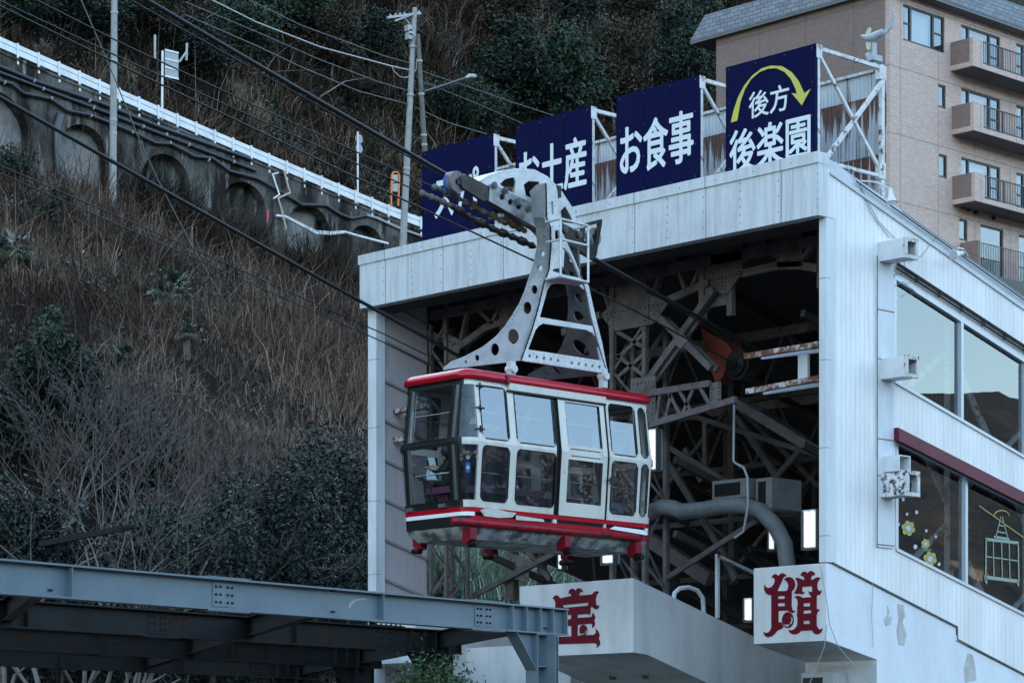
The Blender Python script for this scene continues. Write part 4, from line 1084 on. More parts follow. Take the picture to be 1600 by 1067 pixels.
# skirt tube, patched sill, belly
sk = MB(); y0, y1 = sy(722), sy(1000); zz = (Z['w1'] + Z['sk']) / 2 - .03
sk.tube([(XR - .12, y0 - .1, zz), (XR - .075, y0, zz), (XR - .075, y1, zz), (XR - .15, y1 + .15, zz)], .058, 12); sk.build('side_bumper', M['car_red_worn'], car)
ps = MB(); ps.plate([onp(px, py, 0, XR - .075) for px, py in ((750, 797), (757, 794), (775, 795), (790, 799), (806, 801), (800, 808), (780, 809), (756, 806))], [], (.012, 0, 0))
ps.plate([onp(px, py, 0, XR - .075) for px, py in ((806, 805), (848, 811), (850, 815), (806, 812))], [], (.012, 0, 0)); ps.build('sill_patch', worn('patched_primer', (.50, .48, .43), (.36, .34, .30), .7, scale=8), car)
ws = MB(); ws.plate([onp(px, py, 0, XR - .07) for px, py in ((960, 822), (1004, 828), (1012, 833), (1010, 836), (952, 826))], [], (.012, 0, 0)); ws.build('white_dash', M['car_white'], car)
be = MB(); loop_mesh(be, [(Z['sk'] + .01, .105), (Z['sk'] - .05, .13), (Z['sk'] - .13, .24), (Z['sk'] - .17, .27)]); be.build('belly', M['car_belly'], car)
zf = Z['sk'] - .17
for (x, y) in ((XR - .2, sy(742)), (XR - .2, sy(890)), (XR - .2, sy(1000)), (XL + .25, -5.6), (XL + .25, -4.1), (XL + .25, -2.4)):
    out = 1 if x > CX else -1
    b = MB(); b.prism([(x, y - .065, zf + .14), (x + out * .17, y - .065, zf + .14), (x + out * .17, y - .065, zf - .03), (x + out * .07, y - .065, zf - .10), (x - out * .02, y - .065, zf - .07)], (0, .13, 0))
    ft = b.build('foot_bracket', M['car_red_dk'], car)
    b = MB(); b.cyl((x + out * .08, y + .015, zf - .105), (x + out * .24, y + .015, zf - .095), .048, 14); b.build('rubber_buffer', M['black'], ft)
# lining, floor, benches, rails
fb_ = MB(); loop_mesh(fb_, [(Z['w1'], .14), (Z['w1'] + .02, .14)]); fb_.build('floor', M['car_floor'], car)
ce = MB(); loop_mesh(ce, [(Z['rb'] - .03, .16), (Z['rb'] - .02, .16)]); ce.build('ceiling', M['car_in'], car)
bn = MB(); zs_ = Z['w1'] + .02
bn.box(XL + .16, XL + .52, YF + .5, YE - .5, zs_ + .36, zs_ + .46); bn.box(XL + .55, XR - .55, YF + .18, YF + .46, zs_ + .36, zs_ + .46); bn.box(XR - .46, XR - .18, sy(760), sy(868), zs_ + .36, zs_ + .46); bn.box(XL + .55, XR - .5, YE - .5, YE - .2, zs_ + .36, zs_ + .46)
bn.box(XL + .14, XL + .17, YF + .5, YE - .5, zs_ + .46, zs_ + .62)
for x in (XL + .75, CX, XR - .75): bn.box(x - .03, x + .03, YF + .28, YF + .36, zs_, zs_ + .36)
bn.build('bench', M['purple'], car)
hr_ = MB()
for z, off in ((rz(640), .10), (rz(735), .10)):
    hr_.tube([(XR - inset(z) - off, sy(756), z), (XR - inset(z) - off, sy(998), z)], .011, 6); hr_.tube([(XL + inset(z) + off, YF + .4, z), (XL + inset(z) + off, YE - .4, z)], .011, 6)
    hr_.tube([(fx(640), YF + inset(z) + .08, z), (fx(705), YF + inset(z) + .08, z)], .011, 6)
hr_.tube([(XR - .2, sy(890), rz(760)), (XR - .2, sy(940), rz(760))], .011, 6)
hr_.build('grab_rail', M['chrome'], car)
ct = MB(); ct.box(XR - .5, XR - .2, sy(965), sy(988), zs_, zs_ + .42); ct.build('control_box', flat('control_box_blue', (.05, .07, .10), .5), car)
tagm = MB(); a_ = 6
c = onp(731, 733, 0, XR - .18)
tagm.plate([onp(px, py, 0, XR - .20) for px, py in rrect(727.5, 722, 734.5, 738, 2)], [], (.004, 0, 0)); blue = tagm.build('hanging_tag', flat('tag_blue', (.03, .14, .42), .4), car)
tagm = MB(); tagm.plate([onp(px, py, 0, XR - .194) for px, py in ell(731, 730, 2.4, 3.0, 12)], [], (.003, 0, 0)); tagm.plate([onp(px, py, 0, XR - .194) for px, py in ell(731, 714, 2.6, 2.9, 14)], [[onp(px, py, 0, XR - .194) for px, py in ell(731, 714, 1.3, 1.5, 10)]], (.003, 0, 0)); tagm.build('tag_emblem', M['letter'], blue)

# ---------------- hanger and carriage
XH = -1.98
edge = [(813, 563), (830, 515), (841, 477), (848, 445), (857, 420), (860, 381), (859, 355), (853, 340), (852, 286)]
ez_ = [onp(*q, 0, XH) for q in edge]
zz_ = [q[2] for q in ez_]; yy_ = [q[1] for q in ez_]
YC = float((onp(813, 563, 0, XH)[1] + onp(950, 584, 0, XH)[1]) / 2)
def yfz(z): return float(np.interp(z, zz_, yy_))
def onfront(px, py):
    y = -4.5
    for _ in range(40):
        q = onp(px, py, 1, y); y = .5 * y + .5 * yfz(q[2])
    return onp(px, py, 1, y)
hz = lambda pts: [(680 + .1875 * x, 440 + .1875 * y) for x, y in pts]
hz1 = lambda pts: [(660 + .1875 * x, 250 + .1875 * y) for x, y in pts]
fo = [(692, 578), (693, 574), (704, 565), (727, 556), (755, 541), (774, 526), (789, 509), (800, 492), (811, 474), (819, 455), (822, 446), (834, 409), (839, 381), (837, 357), (832, 340), (832, 316), (827, 300), (838, 289)] + edge[::-1] + [(802, 565), (704, 576)]
fh = [hz(ell(*e, 14)) for e in ((255, 668, 10, 14), (347, 635, 20, 27), (495, 565, 37, 52), (648, 457, 48, 63), (765, 220, 37, 52), (825, 67, 27, 38))] + [hz1(ell(*e, 12)) for e in ((980, 900, 22, 25), (1000, 782, 20, 24), (1012, 645, 7, 18))]
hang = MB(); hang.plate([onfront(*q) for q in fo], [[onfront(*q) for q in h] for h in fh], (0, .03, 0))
hanger = hang.build('hanger_front_plate', M['silver_shaded'], car)
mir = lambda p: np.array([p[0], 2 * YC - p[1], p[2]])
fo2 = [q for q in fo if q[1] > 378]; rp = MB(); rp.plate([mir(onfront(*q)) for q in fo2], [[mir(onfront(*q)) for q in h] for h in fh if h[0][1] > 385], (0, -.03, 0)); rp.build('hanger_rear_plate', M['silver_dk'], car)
so2 = edge + [(868, 288), (871, 300), (872, 335), (878, 362), (894, 396), (911, 437), (920, 446), (922, 457), (931, 496), (941, 536), (950, 584)]
sh_ = [hz([(775, 565), (835, 405), (860, 372), (900, 348), (1260, 402), (1315, 430), (1342, 465), (1385, 658)]), hz([(872, 295), (935, 70), (962, 28), (1020, 14), (1200, 32), (1245, 70), (1272, 130), (1318, 372)]),
       hz1([(1085, 925), (1098, 880), (1118, 830), (1102, 775), (1130, 738), (1180, 732), (1218, 770), (1265, 850), (1318, 985), (1180, 955)]), hz1([(1105, 590), (1135, 582), (1150, 660), (1108, 672)]), hz1([(1060, 350), (1090, 345), (1096, 455), (1063, 450)])]
sh_ += [hz(ell(x, y, 11, 17, 10)) for x, y in ((788, 620), (848, 630), (907, 640), (965, 648), (1025, 658), (1140, 678), (1198, 687), (1257, 696), (1313, 705), (1370, 712))]
pS = lambda q: onp(*q, 0, XH)
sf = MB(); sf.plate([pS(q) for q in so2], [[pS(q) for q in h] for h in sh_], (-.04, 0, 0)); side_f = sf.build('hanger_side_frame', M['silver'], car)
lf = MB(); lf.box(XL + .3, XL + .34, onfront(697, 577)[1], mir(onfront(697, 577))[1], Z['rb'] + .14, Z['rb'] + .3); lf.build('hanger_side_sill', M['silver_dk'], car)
# rivets along the plate edges
dots = []
for path in (fo[3:17], edge):
    for a, b_ in zip(path, path[1:]):
        n = max(1, int(math.hypot(b_[0] - a[0], b_[1] - a[1]) / 5.5))
        for k in range(n):
            x = a[0] + (b_[0] - a[0]) * k / n; y = a[1] + (b_[1] - a[1]) * k / n
            dots.append((x + (4 if path is not edge else -4), y + (1 if path is not edge else 0)))
rv = MB(); rv.disc_dots([onfront(*d) for d in dots], (0, -1, 0), .011, .012, n=5); rv.build('rivets', M['silver_shaded'], hanger)
dots = []
for path, dx, dy in ((edge, 3.5, 0), (so2[9:], -3.5, 0)):
    for a, b_ in zip(path, path[1:]):
        n = max(1, int(math.hypot(b_[0] - a[0], b_[1] - a[1]) / 7))
        for k in range(n): dots.append((a[0] + (b_[0] - a[0]) * k / n + dx, a[1] + (b_[1] - a[1]) * k / n + dy))
for k in range(16): dots += [(818 + k * 8, 548.5 + k * 1.15), (818 + k * 8, 562 + k * 1.2)]
rv = MB(); rv.disc_dots([pS(d) for d in dots], (1, 0, 0), .011, .012, n=5); rv.build('rivets', M['silver'], side_f)
for q in ((800, 585), (944, 596)):
    c = onp(*q, 0, XH); b = MB(); b.box(c[0] - .07, c[0] + .03, c[1] - .05, c[1] + .05, c[2] - .1, c[2] + .2); b.cyl(c + np.array([-.1, 0, .08]), c + np.array([.07, 0, .08]), .06, 10); b.build('hanger_foot', M['silver'], car)
# curved hood over the rope
XA = -2.42
pA = lambda q: onp(*q, 0, XA)
ho = [(742, 296), (750, 283), (765, 273), (785, 266), (810, 263), (835, 265), (856, 276), (876, 296), (893, 322), (903, 348), (906, 380), (893, 378), (880, 372), (862, 350), (850, 330), (820, 312), (790, 298), (770, 289)]
hh = [[(781, 288), (789, 280), (803, 277), (806, 284), (804, 303), (793, 297)], [(818, 289), (826, 283), (842, 284), (846, 300), (846, 316), (822, 306)], [(876, 330), (883, 322), (892, 338), (896, 350), (878, 347)]]
hd = MB(); hd.plate([pA(q) for q in ho], [[pA(q) for q in h] for h in hh], (-.03, 0, 0))
top = ho[:11]
for a, b_ in zip(top, top[1:]):               # curved skin across the hood's width
    A, B = pA(a), pA(b_); w_ = np.array([-.5, 0, 0]); hd.add([A, B, B + w_, A + w_], [(0, 1, 2, 3)])
hd.plate([pA(q) + np.array([-.5, 0, 0]) for q in ho], [[pA(q) + np.array([-.5, 0, 0]) for q in h] for h in hh], (.03, 0, 0))
hood = hd.build('carriage_hood', M['silver'], car)
dots = [(a[0] + (b_[0] - a[0]) * t_ , a[1] + (b_[1] - a[1]) * t_ + 3.5) for a, b_ in zip(top, top[1:]) for t_ in (0, .25, .5, .75)]
rv = MB(); rv.disc_dots([pA(d) for d in dots], (1, 0, 0), .011, .012, n=5); rv.build('rivets', M['silver'], hood)
jn = MB(); a = onp(836, 300, 0, XA); jn.box(XA - .45, XH - .06, a[1] + .02, a[1] + .2, a[2] - .12, a[2] + .06); jn.build('hood_axle', M['grease'], car)
# carriage beams and wheels running along the rope
XCb = XA + .05
pC = lambda q, x=XCb: onp(*q, 0, x)
bmx = MB(); bmx.plate([pC(q) for q in ((763, 291), (770, 287), (838, 322), (838, 356), (764, 314))], [[pC(q) for q in ell(*e, 4.2, 5, 12)] for e in ((785, 308), (798, 316), (811, 323))], (-.04, 0, 0)); bmx.build('carriage_beam', worn('beam_paint', (.26, .27, .275), (.08, .08, .08), .45, metal=.4, scale=6), car)
bmx = MB()
bmx.plate([pC(q) for q in ((719, 277), (727, 272), (765, 292), (764, 313), (755, 314), (722, 293))], [], (-.06, 0, 0))
bmx.plate([pC(q, XCb - .25) for q in ((719, 277), (727, 272), (765, 292), (838, 330), (900, 372), (930, 392), (928, 402), (895, 392), (838, 362), (764, 318), (722, 293))], [], (-.06, 0, 0))
bmx.plate([pC(q) for q in ((872, 345), (905, 362), (912, 378), (908, 392), (880, 380))], [], (-.05, 0, 0))
bmx.build('carriage_frame', M['grease'], car)
for q, r in (((747, 296), .1), ((764, 304), .11), ((782, 322), .11), ((800, 332), .11), ((818, 342), .11), ((838, 352), .11), ((858, 364), .11), ((880, 372), .11), ((897, 382), .11)):
    c = pC(q, -2.72); b = MB(); b.cyl(c + np.array([-.06, 0, 0]), c + np.array([.06, 0, 0]), r, 18); rwh = b.build('rope_wheel', M['grease'], car); b = MB(); e = np.array([XCb + .004, c[1], c[2]]); b.cyl(e, e + np.array([.03, 0, 0]), .055, 12); b.cyl(e + np.array([.03, 0, 0]), e + np.array([.05, 0, 0]), .025, 8); b.build('axle_cap', M['silver_dk'], rwh)
c = pC((712, 285), XCb - .1); b = MB(); b.cyl(c + np.array([-.05, 0, 0]), c + np.array([.05, 0, 0]), .165, 26); lead = b.build('lead_wheel', worn('worn_wheel', (.16, .15, .15), (.08, .07, .065), .5, scale=8), car)
b = MB(); b.cyl(c + np.array([-.1, 0, 0]), c + np.array([-.05, 0, 0]), .17, 26); b.build('blue_liner', flat('blue_liner', (.02, .10, .35), .4), lead)
b = MB(); b.cyl(c + np.array([.05, 0, 0]), c + np.array([.09, 0, 0]), .05, 12); b.build('hub', M['grease'], lead)
tf = MB(); tf.plate([onp(*q, 0, -2.5) for q in ((910, 350), (941, 342), (941, 349), (932, 400), (926, 406), (906, 392))], [[onp(*q, 0, -2.5) for q in ((915, 354), (936, 349), (930, 380), (913, 376))]], (-.05, 0, 0)); tf.build('tail_frame', M['grease'], car)
c = onp(927, 371, 0, -2.6); b = MB(); b.cyl(c + np.array([-.05, 0, 0]), c + np.array([.03, 0, 0]), .15, 22); tw = b.build('tail_wheel', worn('worn_wheel_pale', (.22, .22, .21), (.10, .09, .085), .5, scale=8), car)
b = MB(); b.cyl(c + np.array([.03, 0, 0]), c + np.array([.06, 0, 0]), .05, 12); b.build('hub', M['grease'], tw)
# haul rope sockets under the carriage
for pts, m in (([(674, 291), (690, 297), (703, 304), (720, 312)], M['silver_dk']), ([(720, 312), (745, 325), (775, 341), (805, 353), (822, 362)], M['pole_dk']), ([(655, 300), (668, 306), (685, 312), (705, 322)], M['pole_dk']), ([(705, 322), (740, 343), (775, 360), (805, 372), (836, 386)], M['grease'])):
    b = MB(); Q = [onp(*q, 0, -2.62) for q in pts]; fine_ = []; rad_ = []; n = len(pts)
    for k in range(n - 1):
        for f_ in (0, .2, .22, .48, .5, .78, .8): fine_.append(Q[k] * (1 - f_) + Q[k + 1] * f_); rad_.append(.018 if k == 0 and f_ < .2 and m is not M['grease'] else (.034, .034, .05, .05, .03, .03, .046)[(0, .2, .22, .48, .5, .78, .8).index(f_)] * (1.3 if m is M['grease'] else 1))
    b.tube(fine_ + [Q[-1]], rad_ + [.03], 10); b.build('rope_socket', m, car)
for q in ((700, 302), (741, 322), (770, 338), (790, 345), (802, 350), (812, 355)):
    c = onp(*q, 0, -2.62); d_ = np.array([0, .97, -.25]); b = MB(); b.cyl(c - d_ * .03, c + d_ * .03, .075, 10); b.build('socket_collar', worn('rusty_collar', (.11, .065, .05), (.07, .04, .03), .6, scale=9), car)
# access cage on the hanger
XG = XH + .32
q_ = lambda px, py, x: onp(px, py, 0, x)
cg = MB(); r = .02
def T(*pts): cg.tube([np.array(p) for p in pts], r, 8)
A0, A1 = q_(876, 342, XG), q_(876, 432, XG); B0, B1 = q_(919, 353, XG), q_(919, 441, XG)
T(A0, A1); T(B0, B1); T(A0, B0); T(q_(876, 374, XG), q_(919, 384, XG)); T(A1, B1)
inn = lambda p: np.array([XH, p[1], p[2]])
for p in (A0, q_(876, 374, XG), A1, B0, B1): T(p, inn(p))
cg.bar(A1 * .5 + inn(A1) * .5, B1 * .5 + inn(B1) * .5, .3, .02)
cg.build('access_cage', M['silver'], car)

# ---------------- passengers
SKIN = flat('skin', (.42, .27, .20), .55); HAIR = flat('dark_hair', (.012, .010, .009), .5)
def person(name, base, joints, radii, edges, cloth, lab, head, hr, face=None, seated=False):
    """one continuous skinned body; head, hands follow from the same graph"""
    me = bpy.data.meshes.new('person'); me.from_pydata([Vector(j) for j in joints], edges, [])
    o = bpy.data.objects.new('person_source', me); col.objects.link(o)
    sk = o.modifiers.new('skin', 'SKIN'); sk.use_smooth_shade = True
    for v, r in zip(me.skin_vertices[0].data, radii): v.radius = (r, r)
    me.skin_vertices[0].data[0].use_root = True
    su = o.modifiers.new('sub', 'SUBSURF'); su.levels = 2; su.render_levels = 2
    dg = bpy.context.evaluated_depsgraph_get(); m2 = bpy.data.meshes.new_from_object(o.evaluated_get(dg))
    bpy.data.objects.remove(o); bpy.data.meshes.remove(me)
    r_ = bpy.data.objects.new('person', m2); col.objects.link(r_); r_.location = base
    ORG[r_] = np.zeros(3)
    m2.materials.append(cloth); m2.materials.append(SKIN)
    hd_ = Vector(head)
    for p in m2.polygons:
        p.use_smooth = True
        c = p.center
        if (c - hd_).length < hr * 1.5 or any((c - Vector(joints[h])).length < .10 for h in PH): p.material_index = 1
    tag(r_, lab, 'person')
    hm = MB(); n = 10; vs = []
    f = Vector(face or (0, -1, 0)).normalized()
    for a in range(7):
        th_ = math.pi * a / 6
        for k in range(n):
            ph = 2 * math.pi * k / n; d = Vector((math.sin(th_) * math.cos(ph), math.sin(th_) * math.sin(ph), math.cos(th_)))
            s_ = 1.16 if d.dot(f) < .35 or d.z > .6 else .8
            vs.append(hd_ + Vector((0, 0, .02)) + Vector((d.x * .085, d.y * .095, d.z * .115)) * s_)
    hm.add(vs, [(a * n + k, a * n + (k + 1) % n, (a + 1) * n + (k + 1) % n, (a + 1) * n + k) for a in range(6) for k in range(n)], 0, True)
    V = np.array([v[:] for v in hm.v]); ORG[r_] = np.zeros(3)
    hm.build('hair', HAIR, r_, recalc=True)
    fm = MB(); up = Vector((0, 0, 1)); sd = f.cross(up).normalized()
    for s_ in (-1, 1):
        c = hd_ + f * .098 + sd * .034 * s_ + up * .012; fm.tube([c - sd * .011, c + sd * .011], .007, 6)
    c = hd_ + f * .1 - up * .052; fm.tube([c - sd * .02, c + sd * .02], .005, 6)
    fm.build('eyes_and_mouth', flat('face_dark', (.05, .02, .018), .5), r_)
    nm = MB(); nm.tube([hd_ + f * .095 + up * .01, hd_ + f * .118 - up * .022], [.008, .015], 6); nm.build('nose', SKIN, r_)
    return r_
PH = []
def standing(x, y, h, face, cloth, lab, armfwd=.25):
    global PH
    s = h / 1.7; f = Vector(face).normalized(); sd = f.cross(Vector((0, 0, 1))).normalized()
    J = []; Rr = []; E = []
    def j(a, up, fw, r, par=None):
        J.append(tuple(sd * a * s + f * fw * s + Vector((0, 0, up * s)))); Rr.append(r * s)
        if par is not None: E.append((par, len(J) - 1))
        return len(J) - 1
    pel = j(0, .92, 0, .15); wst = j(0, 1.1, 0, .135, pel); cst = j(0, 1.3, .01, .16, wst); nk = j(0, 1.44, .01, .06, cst); hl = j(0, 1.54, .02, .085, nk); hd = j(0, 1.62, .02, .088, hl)
    PH = []
    for q in (-1, 1):
        sh = j(.19 * q, 1.37, 0, .065, cst); el_ = j(.25 * q, 1.12, .04, .047, sh); wr = j(.2 * q, .98 + armfwd * .8, armfwd, .034, el_); hn = j(.19 * q, .97 + armfwd * .85, armfwd + .08, .038, wr); PH.append(hn)
        for k in range(4): j(.19 * q + (k - 1.5) * .02, .96 + armfwd * .85 - .01 * abs(k - 1.5), armfwd + .155 - .008 * abs(k - 1.3), .010, hn)
        j(.19 * q - .05 * q, .985 + armfwd * .85, armfwd + .12, .011, hn)
        hp = j(.1 * q, .86, 0, .095, pel); kn = j(.1 * q, .48, .02, .065, hp); an = j(.1 * q, .09, -.01, .045, kn); j(.1 * q, .035, .13, .04, an)
    base = (x, y, zs_ + .004)
    return person('person', base, J, Rr, E, cloth, lab, J[hd], .1 * s, face)
def sitting(x, y, z, h, face, cloth, lab):
    global PH
    s = h / 1.7; f = Vector(face).normalized(); sd = f.cross(Vector((0, 0, 1))).normalized(); J = []; Rr = []; E = []
    def j(a, up, fw, r, par=None):
        J.append(tuple(sd * a * s + f * fw * s + Vector((0, 0, up * s)))); Rr.append(r * s)
        if par is not None: E.append((par, len(J) - 1))
        return len(J) - 1
    pel = j(0, .12, 0, .14); wst = j(0, .3, .01, .13, pel); cst = j(0, .48, .03, .15, wst); nk = j(0, .63, .04, .058, cst); hl = j(0, .73, .06, .083, nk); hd = j(0, .81, .06, .087, hl); PH = []
    for q in (-1, 1):
        sh = j(.18 * q, .56, .03, .062, cst); el_ = j(.22 * q, .38, .18, .045, sh); wr = j(.17 * q, .46, .38, .033, el_); hn = j(.16 * q, .48, .45, .037, wr); PH.append(hn)
        for k in range(4): j(.16 * q + (k - 1.5) * .02, .485, .52 - .008 * abs(k - 1.3), .010, hn)
        j(.11 * q, .50, .48, .011, hn)
        hp = j(.1 * q, .1, .1, .09, pel); kn = j(.1 * q, .11, .44, .062, hp); an = j(.1 * q, -.27, .42, .043, kn); j(.1 * q, -.31, .52, .038, an)
    return person('person', (x, y, z), J, Rr, E, cloth, lab, J[hd], .1 * s, face)
black_c = flat('black_coat', (.014, .014, .017), .8); green_c = flat('dark_green_jumper', (.006, .016, .010), .9); grey_c = flat('grey_jacket', (.07, .07, .08), .8); navy_c = flat('navy_coat', (.012, .016, .035), .8)
standing(XR - .55, sy(905), 1.55, (.9, -.45, 0), black_c, 'person in a black coat standing behind the gondola door window', .05)
standing(XR - .75, sy(815), 1.62, (.7, .5, 0), grey_c, 'person in a grey jacket standing behind the middle gondola window', .05)
standing(XR - .5, sy(775), 1.6, (.95, -.2, 0), navy_c, 'person in a navy coat standing behind the first side window of the gondola', .05)
standing(CX - .2, sy(850), 1.66, (-.9, .2, 0), black_c, 'person in black facing away in the middle of the gondola', .05)
standing(XR - .5, sy(978), 1.58, (.5, .9, 0), grey_c, 'person in a grey jacket standing at the rear window of the gondola', .05)
standing(XR - .42, YF + .62, 1.6, (-.2, -1, 0), navy_c, 'person in a navy coat standing in the front corner of the gondola', .05)
k_ = sitting(fx(662), YF + .5, zs_ + .46, 1.15, (-.35, -1, 0), green_c, 'child in a dark green jumper sitting at the gondola front window')
sitting(CX - .1, -4.9, zs_ + .46, 1.55, (.5, -.8, 0), black_c, 'person in dark clothes sitting behind the child in the gondola')
# ------------------------------------------------------------------ ropes
def rope(name, lab, cat, pts, r, m, group=None, n=8):
    b = MB(); b.tube(pts, r, n); o = b.build(name, m); return tag(o, lab, cat, group)
def A_z(y): return 9.19 - .248 * y + .0012 * y * y
ya_ = np.concatenate([np.linspace(-32, -6, 18), np.linspace(-5, 13, 12)])
cA = -2.69
zA = []
for y in ya_: zA.append((cA, y, A_z(y)))
rope('track_rope', 'thick black track rope carrying the gondola carriage', 'rope', zA, .034, M['cable'])
Bp = [(-8.2, y, 9.03 - .296 * y + .0006 * y * y) for y in ya_]
rope('track_rope', 'thick black track rope reaching the station beside the beige lap boards', 'rope', Bp, .034, M['cable'])
def rope_px(lab, pts, x, r=.011, ext=.0, m='cable', name='haul_rope'):
    P_ = [onp(*q, 0, x) for q in pts]
    d = P_[0] - P_[1]; P_ = [P_[0] + d * (12 / np.linalg.norm(d))] + P_
    if ext: d = P_[-1] - P_[-2]; P_.append(P_[-1] + d * (ext / np.linalg.norm(d)))
    return rope(name, lab, 'rope', P_, r, M[m], n=6)
rope_px('thin haul rope ending in the upper rusty socket of the carriage', [(0, -28), (200, 73), (400, 166), (674, 291)], -2.62)
rope_px('thin haul rope ending in the lower dark socket of the carriage', [(0, 2), (200, 96), (400, 185), (655, 300)], -2.62)
rope_px('thin haul rope passing under the carriage into the station', [(0, 10), (200, 108), (400, 203), (540, 270), (835, 408), (1000, 490), (1160, 575)], -2.66, .014)
rope_px('upper of two thin ropes running under the outer track rope', [(0, 259), (300, 388), (600, 522), (690, 566)], -8.2, .011, 3)
rope_px('lower of two thin ropes running under the outer track rope', [(0, 271), (300, 402), (600, 535), (690, 578)], -8.2, .011, 3)
rope_px('thin rope leaving the tail of the carriage into the dark station', [(905, 395), (985, 440), (1050, 476), (1120, 520), (1152, 550)], -2.7, .013)

# ------------------------------------------------------------------ steel canopy frame, lower left
e_ = np.array([math.sin(R(36.5)), math.cos(R(36.5))])           # in camera axes (right, forward)
def cam2w(X, Y, z): return np.array([CAM[0] + X * CS - Y * SN, CAM[1] + X * SN + Y * CS, z])
steel = worn('blue_grey_primer', (.115, .16, .19), (.085, .118, .14), .5, scale=1.5, amt=(.4, .75), rust=.14, rustc=(.06, .035, .025), coat=.1)
steel2 = worn('rusty_shaded_blue_grey', (.016, .019, .021), (.014, .013, .011), .65, scale=1.5, rust=.4, rustc=(.022, .011, .007), spec=.12)  # rusty rear beams, the canopy's deep shade put into the dark colour
end1 = np.array([80 / F * 35.0, 35.0]); step = np.array([-.266, .964]) * 6.0
zt_ = 1.6 + (1200 - 951) / F * 35.0; H_ = .375
cf = thing('steel_canopy_frame', tuple(cam2w(*(end1 - e_ * 6), 0)), 'unroofed blue grey steel beam frame with bolted joints', 'canopy')
def W2(p2, z): return cam2w(p2[0], p2[1], z)
up_ = np.array([0, 0, 1.])
for k in range(4):
    a = end1 + step * k; b_ = a - e_ * 15
    m = MB(); zc = zt_ - H_ / 2
    p, q = W2(b_, zc), W2(a, zc)
    m.ibeam(p, q, H_, .2, .022, .014)
    d = (q - p) / np.linalg.norm(q - p); side_n = np.cross(d, up_); side_n /= np.linalg.norm(side_n)
    if np.dot(side_n, CAM - q) < 0: side_n = -side_n
    for t_ in (.03, .36, .66, .98, 1.3, 4.05, 9.4): m.bar(q - d * t_ - up_ * (H_ / 2 - .02), q - d * t_ + up_ * (H_ / 2 - .02), .192, .014, d)
    g_ = m.build('girder', steel if k == 0 else steel2, cf)
    for t_ in (1.85, 6.9):
        c = q - d * t_; sp = MB(); bolts = []; bt = []
        sp.bar(c - d * .2 + side_n * .011, c + d * .2 + side_n * .011, .012, H_ - .09, up_)
        for dz in (H_ / 2 + .008, -H_ / 2 - .008): sp.bar(c - d * .36 + up_ * dz, c + d * .36 + up_ * dz, .2, .014, up_)
        for i in range(4):
            for j in range(3): bolts.append(c + d * (-.15 + [0, .075, .2, .275][i]) + side_n * .018 + up_ * (-.09 + .09 * j))
        for i in range(6): bt.append(c + d * (.3 - .12 * i) + side_n * .06 + up_ * (H_ / 2 + .015))
        spo = sp.build('splice_plate', steel if k == 0 else steel2, g_)
        bb = MB(); bb.disc_dots(bolts, side_n, .017, .02); bb.disc_dots(bt, up_, .02, .025); bb.build('bolts', steel2, spo)
    if k == 0:
        sm = MB(); sm.plate([q - d * 3.2 + d * x_ + side_n * .0085 + up_ * z_ for x_, z_ in ((-1.45, -.06), (-1.42, .03), (-1.3, .085), (-1.15, .10), (-1.05, .085), (-1.2, .075), (-1.32, .05), (-1.38, 0.))], [], side_n * .001); sm.build('paint_smear', flat('pale_paint_smear', (.22, .26, .28), .6), g_)
    # end column with a haunch
    cp = a - e_ * .50
    m = MB(); zb_ = zt_ - H_
    cw = W2(cp, 0); 
    for t_ in (-.24, .24): m.bar(W2(cp + e_ * t_, 0), W2(cp + e_ * t_, zb_), .20, .018, d)
    m.bar(W2(cp, 0), W2(cp, zb_), .014, .46, np.cross(d, up_))
    for z in (zb_ - .45, zb_ - 1.2, zb_ - .01): m.bar(W2(cp - e_ * .23, z), W2(cp + e_ * .23, z), .19, .014)
    m.build('column', steel if k == 0 else steel2, cf)
    if True:
        m = MB(); A_, B_, C_ = W2(cp - e_ * .25, zb_), W2(cp - e_ * .72, zb_), W2(cp - e_ * .25, zb_ - .5)
        m.prism([A_, B_, C_], side_n * .014); m.bar(B_, C_, .19, .014, d); m.build('haunch', steel if k == 0 else steel2, cf)
    if k < 3:
        for t_ in (.5, 5.0, 9.7, 14.4):
            a2 = a + step - e_ * t_
            m = MB(); m.ibeam(W2(a - e_ * t_, zc + .03), W2(a2, zc + .03), H_ - .1, .15, .016, .012); m.build('cross_beam', steel2, cf)
# ------------------------------------------------------------------ small lamp post above the girders and a clipped bush below
lp = thing('area_light', tuple(atY(91, 880, 42)), 'dark slim area light on a short post above the steel girder', 'lamp')
m = MB(); m.bar(atY(91, 848, 42), atY(91, 1080, 42), .06, .06); m.build('post', M['black'], lp)
m = MB(); m.bar(atY(62, 850, 42), atY(205, 823, 42), .14, .09); m.bar(atY(185, 824, 42), atY(213, 822, 42), .2, .05); m.build('lamp_bar', M['black'], lp)
# ------------------------------------------------------------------ retaining wall, guard rail and things along the upper road
rw = thing('retaining_wall', (WX, 60, float(wall_base(60))), 'old stained concrete retaining wall with blind arches under the upper road', 'wall')
ysw = list(np.linspace(18, 150, 40))
WP = lambda px, py: onp(px, py, 0, WX)
arches = [(-70, 46, 140, 300), (93, 168, 195, 330), (221, 297, 241, 350), (347, 416, 284, 370), (449, 516, 320, 400), (545, 600, 352, 420)]
holes = []
for xl, xr, yt, yb in arches:
    a, b_ = WP(xl, yb + 30)[1], WP(xr, yb + 30)[1]; zt0 = WP((xl + xr) / 2, yt)[2]; r = (b_ - a) / 2; zl = float(wall_base((a + b_) / 2)) - 1.3
    pts = [(a, zl), (b_, zl)] + [((a + b_) / 2 + r * math.cos(R(t_)), zt0 - r * .95 + r * .95 * math.sin(R(t_))) for t_ in range(0, 181, 15)]
    holes.append(pts)
